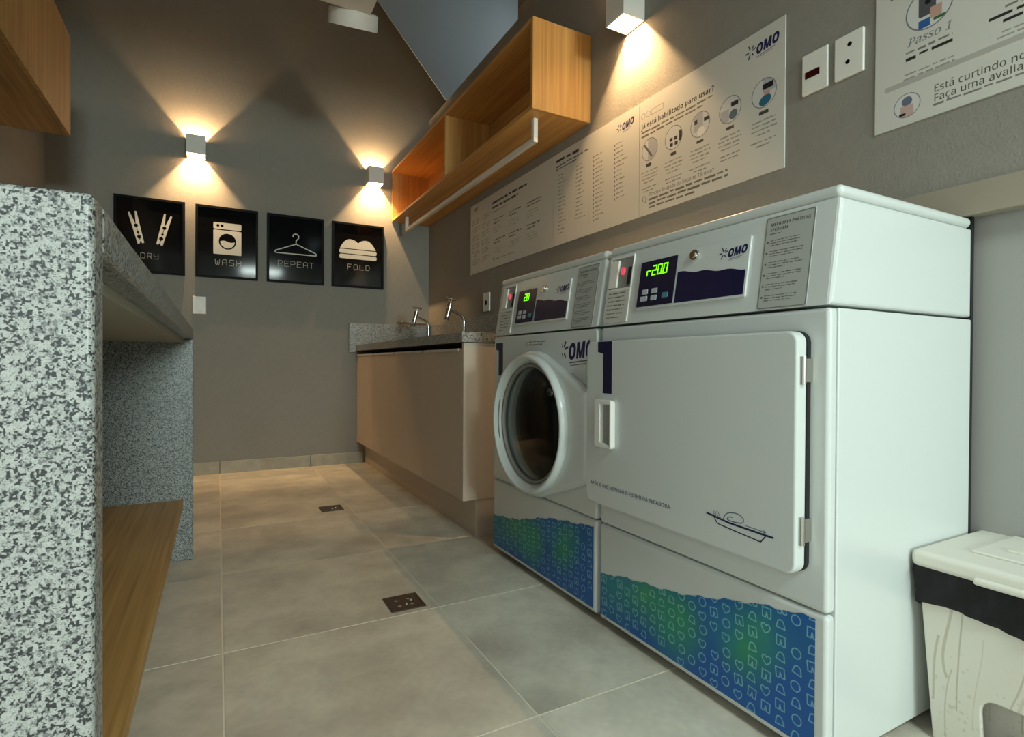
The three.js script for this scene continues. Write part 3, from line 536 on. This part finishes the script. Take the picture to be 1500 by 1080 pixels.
// torn-edge sticker on the kick panel: deep blue with green clouds and outlined clothes
const kickTex = canvasTex(1365, 560, (x, w, h) => {
  x.fillStyle = '#1557a0'; x.fillRect(0, 0, w, h);
  for (const [cx, cy, r, c] of [[120, 360, 260, '44,140,132'], [380, 300, 240, '66,160,92'], [620, 330, 210, '56,158,88'], [560, 420, 200, '42,140,118'], [980, 300, 190, '50,156,80'], [1080, 200, 170, '44,140,118'], [860, 230, 160, '30,112,164'], [1250, 170, 170, '26,96,148'], [240, 180, 190, '50,128,156']]) {
    const g = x.createRadialGradient(cx, cy, 0, cx, cy, r); g.addColorStop(0, `rgba(${c},0.85)`); g.addColorStop(1, `rgba(${c},0)`); x.fillStyle = g; x.fillRect(0, 0, w, h);
  }
  x.strokeStyle = 'rgba(176,216,208,0.6)'; x.lineWidth = 5; x.lineJoin = 'round';
  const motif = [(s) => { x.arc(0, 0, s * 0.8, 0, 7); }, (s) => { x.moveTo(0, s * 0.85); x.bezierCurveTo(-s * 1.5, -s * 0.1, -s * 0.6, -s * 1.2, 0, -s * 0.4); x.bezierCurveTo(s * 0.6, -s * 1.2, s * 1.5, -s * 0.1, 0, s * 0.85); }, (s) => { x.moveTo(-s * 0.8, -s * 0.8); x.lineTo(s * 0.8, -s * 0.8); x.lineTo(s * 0.8, s * 0.8); x.lineTo(s * 0.2, s * 0.8); x.lineTo(0, -s * 0.1); x.lineTo(-s * 0.2, s * 0.8); x.lineTo(-s * 0.8, s * 0.8); x.closePath(); }, (s) => { x.moveTo(-s * 0.8, s * 0.6); x.lineTo(-s * 0.5, -s * 0.5); x.quadraticCurveTo(0, -s * 1, s * 0.5, -s * 0.5); x.lineTo(s * 0.8, s * 0.6); x.closePath(); }];
  let k = 0;
  for (let cx = 34, col = 0; cx < w; cx += 66, col++) for (let cy = 30 + (col % 3) * 22, row = 0; cy < h; cy += 64, row++) {
    const skip = (col * 7 + row * 3) % 11 === 0; k++; if (skip) continue;
    x.save(); x.translate(cx + dr() * 8, cy); x.rotate((dr() - 0.5) * 0.3); x.beginPath(); motif[(col + row * 2 + (k % 2)) % 4](24); x.closePath(); x.stroke(); x.restore();
  }
});
const stickerMat = std({ map: kickTex, roughness: 0.4 });
function sticker(z0, z1, phase) {
  const w = z1 - z0, s = new THREE.Shape(); s.moveTo(0, 0); s.lineTo(w, 0);
  const top = (t) => 0.112 + 0.14 * t + 0.006 * Math.sin(t * 9 + phase) + 0.0022 * Math.sin(t * 47 + phase) + 0.0014 * Math.sin(t * 113);
  for (let i = 80; i >= 0; i--) s.lineTo(w * i / 80, top(i / 80));
  const g = new THREE.ShapeGeometry(s), p = g.attributes.position, uv = g.attributes.uv;
  for (let i = 0; i < p.count; i++) uv.setXY(i, p.getX(i) / 0.683, p.getY(i) / 0.28);
  return g.applyMatrix4(FRONT(0.9842, 0.036, z0));
}
const digits = { 0: 'abcdef', 1: 'bc', 2: 'abged', r: 'eg', 3: 'abgcd' };
function sevenSeg(str, h) {   // slanted segment digits in local x, y
  const w = h * 0.52, t = h * 0.13, out = []; let px = 0;
  const seg = { a: [0, h, w, h], b: [w, h, w, h / 2], c: [w, h / 2, w, 0], d: [0, 0, w, 0], e: [0, h / 2, 0, 0], f: [0, h, 0, h / 2], g: [0, h / 2, w, h / 2] };
  for (const ch of str) { for (const q of digits[ch]) { const [a, b, c, d] = seg[q], L = Math.hypot(c - a, d - b) + t * 0.6, g = new THREE.BoxGeometry(a === c ? t : L, a === c ? L : t, 0.0008); g.translate(px + (a + c) / 2 + ((b + d) / 2) * 0.12, (b + d) / 2, 0); out.push(g); } px += w + h * 0.3; }
  return merge(out).translate(-(px - h * 0.3) / 2, -h / 2, 0);
}
function machineShell(t, z0, z1, hollow) {
  const X0 = 0.985, XF = 1.012, X1 = 1.515, sp = (n, g, m = M.white, l) => part(t, n, g, m, l);
  if (hollow) sp('body', merge([bx(XF, X1, 0.022, 0.868, z0, z0 + 0.012), bx(XF, X1, 0.022, 0.868, z1 - 0.012, z1), bx(X1 - 0.012, X1, 0.022, 0.868, z0 + 0.012, z1 - 0.012), bx(XF, X1 - 0.012, 0.022, 0.034, z0 + 0.012, z1 - 0.012), bx(XF, X1 - 0.012, 0.856, 0.868, z0 + 0.012, z1 - 0.012)]));
  else sp('body', bx(XF, X1, 0.022, 0.8685, z0, z1, 0.003));
  sp('kick_panel', bx(X0, XF - 0.001, 0.022, 0.2985, z0, z1, 0.009, 3));
  // control hood with a leaning face
  const s = new THREE.Shape(); s.moveTo(X0, 0.8735); s.lineTo(hoodX(1.076), 1.076); s.lineTo(X1, 1.076); s.lineTo(X1, 0.8735); s.closePath();
  sp('control_hood', plate(s, z1 - z0, 0.008).translate(0, 0, z0));
  sp('top_panel', bx(hoodX(1.076) - 0.002, X1, 1.077, 1.101, z0, z1, 0.0115, 4));
  sp('rear_panel', bx(X1 + 0.0005, X1 + 0.012, 0.03, 1.108, z0 + 0.004, z1 - 0.001), M.darkGap, 'dark metal back panel');
  for (const z of [z0 + 0.05, z1 - 0.05]) for (const x of [X0 + 0.06, X1 - 0.06]) sp('foot', new THREE.CylinderGeometry(0.016, 0.02, 0.022, 14).translate(x, 0.011, z), M.darkGap, 'black rubber foot');
  sp('base_rail', bx(X0 + 0.02, X1 - 0.02, 0.012, 0.0215, z0 + 0.01, z1 - 0.01), M.greyPlastic);
  for (const z of [z0 + 0.03, z1 - 0.035]) sp('screw', cyl([X0 - 0.001, 0.03, z], [X0 + 0.002, 0.03, z], 0.004, 0.004, 8), M.steel);
}
function machineControls(t, dz, code, boxy) {   // dz: offset from the dryer
  const H = (y, z, o) => HOOD(y, z + dz, o);
  // bezel, dark keypad, navy panel
  const bz = part(t, 'control_panel', plate(roundRect(0.348, 0.136, 0.004), 0.005, 0.002).applyMatrix4(H(0.973, -0.9665, 0)), M.white);
  const sub = (name, g, m, l) => { const off = worldOffset(bz); const q = shade(new THREE.Mesh(g.translate(-off.x, -off.y, -off.z), m)); q.name = name; bz.add(q); if (l) q.userData.label = l; return q; };
  sub('keypad', plate(roundRect(0.131, 0.122, 0.002), 0.002, 0.0006).applyMatrix4(H(0.973, -1.069, 0.0052)), M.keypad, 'dark blue membrane keypad');
  const s = new THREE.Shape(); s.moveTo(0, 0); s.lineTo(0.2, 0); s.lineTo(0.2, 0.052);
  for (let i = 20; i >= 0; i--) s.lineTo(0.2 * i / 20, 0.078 - 0.022 * i / 20 + 0.002 * Math.sin(i * 0.9));
  sub('navy_strip', new THREE.ShapeGeometry(s).applyMatrix4(H(0.912, -0.998, 0.0056)), M.navy, 'navy sticker with wavy upper edge');
  sub('display', sevenSeg(code, 0.024).applyMatrix4(H(1.006, -1.072, 0.0078)), M.greenLed, 'glowing green digits');
  for (const [y, z, w] of [[0.951, -1.106, 0.021], [0.951, -1.071, 0.021], [0.933, -1.108, 0.026], [0.933, -1.071, 0.021]]) sub('button', flat(0, 0, w, 0.0135, 0, 0.0016, 0.002).applyMatrix4(H(y, z, 0.0071)), M.button);
  sub('button', flat(0, 0, 0.021, 0.0135, 0, 0.0016, 0.002).applyMatrix4(H(0.936, -1.031, 0.0071)), M.buttonBlue, 'blue start button');
  sub('lock', merge([new THREE.CylinderGeometry(0.0125, 0.0135, 0.006, 20).rotateX(Math.PI / 2), new THREE.CylinderGeometry(0.008, 0.009, 0.006, 16).rotateX(Math.PI / 2).translate(0, 0, 0.005)]).applyMatrix4(H(1.022, -0.947, 0.008)), M.chrome, 'round chrome lock');
  const lg = canvasTex(240, 120, (x, w, h) => { clear(x, w, h); omo(x, w * 0.62, h * 0.42, h * 0.42); });
  sub('logo', new THREE.PlaneGeometry(0.088, 0.044).applyMatrix4(H(1.008, -0.84, 0.0056)), std({ map: lg, transparent: true, roughness: 0.5 }));
  // grey label with rows of print
  const lab = canvasTex(330, 600, (x, w, h) => { x.fillStyle = '#a9aaa4'; x.fillRect(0, 0, w, h); x.strokeStyle = '#6f706b'; x.lineWidth = 6; x.beginPath(); x.roundRect(4, 4, w - 8, h - 8, 14); x.stroke(); x.fillStyle = '#2d2d2a'; x.font = `bold ${w * 0.083}px sans-serif`; x.textAlign = 'left'; x.textBaseline = 'middle'; x.fillText('MELHORES PRÁTICAS', w * 0.1, h * 0.085, w * 0.82); x.fillText('SECAGEM', w * 0.1, h * 0.14); lines(x, w * 0.1, h * 0.18, w * 0.5, 1, 1, 9, '#55554f'); for (let r = 0; r < 6; r++) { x.fillStyle = '#4b4b46'; x.beginPath(); x.arc(w * 0.075, h * (0.275 + r * 0.12), 7, 0, 7); x.fill(); lines(x, w * 0.13, h * (0.255 + r * 0.12), w * 0.74, 3, h * 0.027, 8, '#63635d'); } });
  part(t, 'instruction_label', flat(0, 0, 0.109, 0.196, 0, 0.0012, 0.004).applyMatrix4(H(0.972, -0.708, 0)), std({ color: '#a9aaa4', roughness: 0.6 }), 'grey label with printed instructions');
  part(t, 'label_print', new THREE.PlaneGeometry(0.107, 0.194).applyMatrix4(H(0.972, -0.708, 0.0014)), std({ map: lab, roughness: 0.6 }));
  // payment reader: recess, pale flap, red lamp, printed card below
  const rd = part(t, 'payment_reader', plate((() => { const q = roundRect(0.104, 0.192, 0.004); const hole = new THREE.Path(); hole.moveTo(-0.048, 0.002); hole.lineTo(-0.048, 0.09); hole.lineTo(0.048, 0.09); hole.lineTo(0.048, 0.002); hole.closePath(); q.holes.push(hole); return q; })(), 0.004, 0.0012).applyMatrix4(H(0.974, -1.224, 0)), M.whitePlastic);
  const offr = worldOffset(rd), rsub = (name, g, m, l) => { const q = shade(new THREE.Mesh(g.translate(-offr.x, -offr.y, -offr.z), m)); q.name = name; rd.add(q); if (l) q.userData.label = l; };
  rsub('recess', flat(0, 0, 0.094, 0.086, 0, 0.0012).applyMatrix4(H(1.0195, -1.224, 0)), M.greyPlastic, 'grey recess');
  rsub('flap', flat(0, 0, 0.034, 0.08, 0, 0.006, 0.002).applyMatrix4(H(1.018, -1.25, 0.001)), M.plateWhite, 'white flap');
  rsub('slot', flat(0, 0, 0.012, 0.05, 0, 0.003, 0.001).applyMatrix4(H(1.008, -1.186, 0.001)), M.darkGap, 'dark card slot');
  rsub('lamp', new THREE.SphereGeometry(0.009, 14, 10).scale(1, 1.3, 0.6).applyMatrix4(H(1.024, -1.213, 0.004)), M.redLed, 'small glowing red lamp');
  const ct = canvasTex(260, 240, (x, w, h) => { x.fillStyle = '#c9c6bd'; x.fillRect(0, 0, w, h); lines(x, w * 0.08, h * 0.06, w * 0.84, 7, h * 0.13, 13, '#77736a'); });
  rsub('printed_card', new THREE.PlaneGeometry(0.096, 0.09).applyMatrix4(H(0.925, -1.224, 0.0043)), std({ map: ct, roughness: 0.6 }));
}
const numberOne = (w, h) => { const s = new THREE.Shape(); s.moveTo(w, 0); s.lineTo(w, h); s.lineTo(0, h); s.lineTo(0, h * 0.8); s.lineTo(w * 0.38, h * 0.76); s.lineTo(w * 0.38, 0); s.closePath(); return s; };

// dryer
{
  const z0 = -1.285, z1 = -0.6065, t = thing('tumble_dryer', 'white tumble dryer with large square door next to the bin', 'dryer', [1.25, 0, (z0 + z1) / 2]);
  machineShell(t, z0, z1, false); machineControls(t, 0, 'r200', true);
  part(t, 'front_panel', bx(0.985, 1.011, 0.3015, 0.8685, z0, z1, 0.009, 3), M.white);
  part(t, 'sticker', sticker(z0 + 0.006, z1 - 0.022, 0.4), stickerMat, 'blue and green sticker with outlined clothes');
  part(t, 'door_gasket', plate(roundRect(0.658, 0.46, 0.024), 0.0105, 0.002).applyMatrix4(FRONT(0.985, 0.597, -0.971)), M.darkGap, 'black door seal');
  const door = part(t, 'door', plate(roundRect(0.656, 0.458, 0.022), 0.03, 0.005).applyMatrix4(FRONT(0.974, 0.597, -0.971)), M.white);
  const off = worldOffset(door), sub = (n, g, m, l) => { const q = shade(new THREE.Mesh(g.translate(-off.x, -off.y, -off.z), m)); q.name = n; door.add(q); if (l) q.userData.label = l; };
  const F = (y, z, o = 0) => FRONT(0.944 - o, y, z);
  sub('number', new THREE.ShapeGeometry(numberOne(0.062, 0.144)).applyMatrix4(F(0.681, -1.245, 0.0004)), M.navy, 'navy number 1');
  // pull handle: raised rim with a hollow
  const hs = roundRect(0.074, 0.132, 0.008), hole = new THREE.Path(); hole.moveTo(-0.012, -0.05); hole.lineTo(-0.012, 0.054); hole.lineTo(0.029, 0.054); hole.lineTo(0.029, -0.058); hole.closePath(); hs.holes.push(hole);
  sub('handle', plate(hs, 0.016, 0.0025).applyMatrix4(F(0.598, -1.204, 0)), M.whitePlastic, 'white moulded pull handle');
  sub('handle_hollow', flat(0.0085, -0.002, 0.04, 0.108, 0.0003, 0.0015).applyMatrix4(F(0.598, -1.204, 0)), M.greyPlastic, 'grey hollow of the handle');
  for (const y of [0.752, 0.452]) sub('hinge', merge([cyl([0.958, y - 0.026, -0.640], [0.958, y + 0.026, -0.640], 0.0055, 0.0055, 10), bx(0.966, 0.984, y - 0.022, y + 0.022, -0.6415, -0.6385)]), M.steel, 'steel hinge');
  const tt = canvasTex(1200, 60, (x, w, h) => { clear(x, w, h); x.fillStyle = '#4f6374'; x.font = `bold ${h * 0.72}px sans-serif`; x.textBaseline = 'middle'; x.fillText('APÓS O USO, RETIRAR O FILTRO DA SECADORA', 6, h / 2, w - 12); });
  sub('door_text', new THREE.PlaneGeometry(0.395, 0.018).applyMatrix4(F(0.424, -1.08, 0.0005)), std({ map: tt, transparent: true, roughness: 0.5 }));
  const tb = canvasTex(640, 220, (x, w, h) => {
    clear(x, w, h); x.strokeStyle = '#1b2148'; x.lineCap = 'round'; x.lineJoin = 'round';
    x.lineWidth = 15; x.beginPath(); x.moveTo(20, 96); x.lineTo(230, 122); x.lineTo(620, 132); x.stroke();
    x.lineWidth = 9; x.beginPath(); x.moveTo(92, 110); x.lineTo(120, 150); x.lineTo(150, 158); x.lineTo(520, 190); x.lineTo(560, 140); x.stroke();
    x.lineWidth = 7; x.strokeStyle = '#55627e'; x.beginPath(); x.moveTo(180, 112); x.quadraticCurveTo(200, 50, 250, 40); x.quadraticCurveTo(330, 20, 370, 60); x.quadraticCurveTo(380, 95, 330, 100); x.quadraticCurveTo(250, 110, 220, 98); x.quadraticCurveTo(225, 70, 270, 72); x.stroke();
    x.lineWidth = 5; for (let i = 0; i < 4; i++) { x.beginPath(); x.moveTo(80 + i * 18, 62); x.quadraticCurveTo(100 + i * 12, 80, 84 + i * 24, 104); x.stroke(); }
    x.beginPath(); x.moveTo(390, 104); x.lineTo(560, 110); x.moveTo(545, 100); x.lineTo(562, 110); x.lineTo(544, 118); x.stroke();
  });
  sub('lint_tray_drawing', new THREE.PlaneGeometry(0.172, 0.059).applyMatrix4(F(0.434, -0.77, 0.0005)), std({ map: tb, transparent: true, roughness: 0.5 }));
}
// washing machine
{
  const z0 = -1.985, z1 = -1.302, t = thing('washing_machine', 'white front loading washing machine with round glass door', 'washing machine', [1.25, 0, (z0 + z1) / 2]);
  machineShell(t, z0, z1, true); machineControls(t, -0.678, '20', false);
  const cz = -1.642, cy = 0.556;
  const fp = roundRect(z1 - z0, 0.567, 0.012, (z0 + z1) / 2 - cz, 0.585 - cy), hole = new THREE.Path(); hole.absarc(0, 0, 0.2, 0, Math.PI * 2, true); fp.holes.push(hole);
  part(t, 'front_panel', plate(fp, 0.026, 0.007, 48).applyMatrix4(FRONT(1.011, cy, cz)), M.white);
  part(t, 'sticker', sticker(z0 + 0.006, z1 - 0.012, 2.2), stickerMat, 'blue and green sticker with outlined clothes');
  // teardrop rise that carries the door
  const R = 0.252, td = new THREE.Shape(), a0 = 1.15, a1 = -1.2; td.moveTo(0.332, 0.128); td.lineTo(R * Math.cos(a0), R * Math.sin(a0)); td.absarc(0, 0, R, a0, Math.PI * 2 + a1, false); td.lineTo(0.332, -0.148); td.closePath();
  const h2 = new THREE.Path(); h2.absarc(0, 0, 0.205, 0, Math.PI * 2, true); td.holes.push(h2);
  part(t, 'door_surround', plate(td, 0.036, 0.017, 48).applyMatrix4(FRONT(0.9855, cy, cz)), M.white);
  const lathe = (pts, seg = 72) => new THREE.LatheGeometry(pts.map((p) => new THREE.Vector2(...p)), seg).rotateX(Math.PI / 2);
  const door = part(t, 'door', lathe([[0.203, -0.02], [0.232, -0.012], [0.241, 0.006], [0.24, 0.018], [0.235, 0.026], [0.229, 0.028], [0.223, 0.025], [0.219, 0.015], [0.212, 0.011], [0.208, -0.004], [0.203, -0.02]]).applyMatrix4(FRONT(0.953, cy, cz)), M.white, 'round white door ring');
  const off = worldOffset(door), sub = (n, g, m, l) => { const q = shade(new THREE.Mesh(g.translate(-off.x, -off.y, -off.z), m)); q.name = n; door.add(q); if (l) q.userData.label = l; };
  sub('inner_ring', lathe([[0.2075, -0.004], [0.203, 0.005], [0.198, 0.003], [0.194, -0.012], [0.198, -0.018], [0.204, -0.016], [0.2075, -0.004]]).applyMatrix4(FRONT(0.953, cy, cz)), M.greyPlastic, 'grey inner ring');
  sub('glass', lathe([[0.196, -0.008], [0.16, -0.001], [0.11, 0.004], [0.05, 0.006], [0.0, 0.0065]]).applyMatrix4(FRONT(0.953, cy, cz)), M.doorGlass, 'bowl-shaped door glass');
  sub('handle', plate((() => { const s = new THREE.Shape(); s.absarc(0, 0, 0.222, 2.8, 3.5, false); s.absarc(0, 0, 0.212, 3.5, 2.8, true); s.closePath(); return s; })(), 0.006, 0.001, 24).applyMatrix4(FRONT(0.945, cy, cz)), M.greyPlastic, 'grey grip in the door ring');
  part(t, 'drum', lathe([[0.2, 0.0], [0.215, -0.05], [0.235, -0.09], [0.235, -0.40], [0, -0.42]], 56).applyMatrix4(FRONT(1.02, cy, cz)), M.drum, 'dark steel drum');
  for (const a of [0.6, 2.7, 4.8]) part(t, 'drum_paddle', new THREE.CapsuleGeometry(0.028, 0.2, 6, 12).rotateX(Math.PI / 2).translate(0.215, 0, -0.25).rotateZ(a).applyMatrix4(FRONT(1.02, cy, cz)), M.drum);
  part(t, 'number', new THREE.ShapeGeometry(numberOne(0.06, 0.128)).applyMatrix4(FRONT(0.9846, 0.716, -1.968)), M.navy, 'navy number 1');
  decal(t, 'logo', FRONT(0.9847, 0.798, -1.415), 0.15, 0.1, (x, w, h) => { clear(x, w, h); omo(x, w * 0.6, h * 0.42, h * 0.48); }, 1600);
  decal(t, 'front_notice', FRONT(0.9847, 0.834, -1.65), 0.17, 0.022, (x, w, h) => { clear(x, w, h); x.strokeStyle = '#8d8a83'; x.lineWidth = 3; x.beginPath(); x.arc(h * 0.5, h * 0.5, h * 0.35, 0, 7); x.stroke(); lines(x, w * 0.18, h * 0.1, w * 0.8, 2, h * 0.5, h * 0.28, '#8d8a83'); }, 1800);
}

// ---------------------------------------------------------------- pedal bin
{
  const t = thing('pedal_bin', 'dirty white plastic bin with black bag under its lid', 'bin', [1.42, 0, -0.40]);
  const cx = 1.42, cz = -0.418, W = 0.35, D = 0.30;   // along z, along x
  const taper = (g) => { const p = g.attributes.position; for (let i = 0; i < p.count; i++) { const k = 0.88 + 0.12 * Math.min(1, p.getY(i) / 0.35); p.setX(i, cx + (p.getX(i) - cx) * k); p.setZ(i, cz + (p.getZ(i) - cz) * k); } g.computeVertexNormals(); return g; };
  const fx = cx - D / 2, bxk = cx + D / 2, a = cz - W / 2, b = cz + W / 2;
  const stain = canvasTex(512, 512, (x, w, h) => { x.fillStyle = '#d9d5c8'; x.fillRect(0, 0, w, h); for (let i = 0; i < 16; i++) { x.strokeStyle = `rgba(120,104,72,${0.10 + dr() * 0.22})`; x.lineWidth = 2 + dr() * 6; const px = dr() * w, py = h * (0.1 + dr() * 0.5); x.beginPath(); x.moveTo(px, py); x.bezierCurveTo(px - 30 + dr() * 30, py + 80, px - 50 + dr() * 60, py + 150, px - 60 + dr() * 40, py + 190 + dr() * 120); x.stroke(); } for (let i = 0; i < 500; i++) { x.fillStyle = `rgba(110,98,70,${dr() * 0.16})`; x.beginPath(); x.arc(dr() * w, h * (1 - dr() * dr() * 0.6), 1 + dr() * 4, 0, 7); x.fill(); } });
  stain.wrapS = stain.wrapT = THREE.RepeatWrapping; stain.repeat.set(1 / 0.36, 1 / 0.36);
  const dirty = std({ map: stain, roughness: 0.55 });
  const s = new THREE.Shape(); s.moveTo(a, 0.004); s.lineTo(a + 0.095, 0.004); s.lineTo(a + 0.095, 0.10); s.quadraticCurveTo(a + 0.097, 0.128, a + 0.125, 0.13); s.lineTo(b - 0.125, 0.13); s.quadraticCurveTo(b - 0.097, 0.128, b - 0.095, 0.10); s.lineTo(b - 0.095, 0.004); s.lineTo(b, 0.004); s.lineTo(b, 0.3); s.lineTo(a, 0.3); s.closePath();
  // the shape is drawn in (z, y); FRONT maps local x to z
  const fr = new THREE.ExtrudeGeometry(s, { depth: 0.006, bevelEnabled: true, bevelSize: 0.003, bevelOffset: -0.003, bevelThickness: 0.003, bevelSegments: 2 }).translate(0, 0, -0.009).applyMatrix4(FRONT(fx, 0, 0));
  const sides = merge([bx(fx + 0.009, bxk, 0.004, 0.3, a, a + 0.008), bx(fx + 0.009, bxk, 0.004, 0.3, b - 0.008, b), bx(bxk - 0.008, bxk, 0.004, 0.3, a + 0.008, b - 0.008), bx(fx + 0.009, bxk - 0.008, 0.14, 0.148, a + 0.008, b - 0.008), bx(fx + 0.07, fx + 0.078, 0.004, 0.14, a + 0.008, b - 0.008)]);
  const mg = merge([fr, sides]); part(t, 'body', taper(metreUV(mg, 2)), dirty, 'stained white plastic body with arched foot recess');
  part(t, 'pedal', bx(fx - 0.004, fx + 0.068, 0.012, 0.03, cz - 0.055, cz + 0.055, 0.006), M.darkGap, 'black foot pedal');
  // bag folded over the rim: a wavy band
  const bandPts = []; { const n = 160, per = []; const pw = W + 0.016, pd = D + 0.016; for (let i = 0; i < n; i++) { const u = i / n * 4, sd = Math.floor(u), f = u - sd; per.push(sd === 0 ? [-pd / 2, -pw / 2 + pw * f] : sd === 1 ? [-pd / 2 + pd * f, pw / 2] : sd === 2 ? [pd / 2, pw / 2 - pw * f] : [pd / 2 - pd * f, -pw / 2]); } bandPts.push(...per); }
  const rows = [[0.357, 0.0], [0.34, 0.003], [0.32, 0.002], [0.302, 0.003], [0.288, 0.004], [0.278, 0.001]], pos = [], idx = [];
  rows.forEach(([y, o], r) => bandPts.forEach(([px, pz], i) => { const k = 0.985 - (0.357 - y) * 0.34, wv = 0.003 * Math.sin(i * 0.7 + r * 1.3) + 0.002 * Math.sin(i * 1.9 - r); const n = Math.hypot(px, pz); pos.push(cx + px * k + px / n * (o + wv * (r > 0 ? 1 : 0)), y + (r === 5 ? 0.006 * Math.sin(i * 0.23) : 0.002 * Math.sin(i * 0.5 + r)), cz + pz * k + pz / n * (o + wv * (r > 0 ? 1 : 0))); }));
  for (let r = 0; r + 1 < rows.length; r++) for (let i = 0; i < bandPts.length; i++) { const n = bandPts.length, A = r * n + i, B = r * n + (i + 1) % n; idx.push(A, A + n, B, B, A + n, B + n); }
  const bg = new THREE.BufferGeometry(); bg.setAttribute('position', new THREE.Float32BufferAttribute(pos, 3)); bg.setIndex(idx); bg.computeVertexNormals();
  part(t, 'bag', bg, M.bag, 'black bin bag folded over the rim');
  const lid = part(t, 'lid', merge([bx(fx - 0.012, bxk + 0.012, 0.352, 0.386, a - 0.01, b + 0.012, 0.012, 3), bx(fx + 0.07, bxk - 0.03, 0.3855, 0.391, a + 0.06, b - 0.05, 0.003)]), M.binPlastic);
  const off = worldOffset(lid), sub = (n, g, m) => { const q = shade(new THREE.Mesh(g.translate(-off.x, -off.y, -off.z), m)); q.name = n; lid.add(q); };
  sub('lip', bx(fx - 0.024, fx - 0.01, 0.352, 0.366, a + 0.1, b - 0.08, 0.006, 3), M.binPlastic);
  sub('rib', bx(fx + 0.12, fx + 0.15, 0.3905, 0.395, a + 0.1, a + 0.19, 0.002), M.binPlastic);
}

renderer.render(scene, camera);
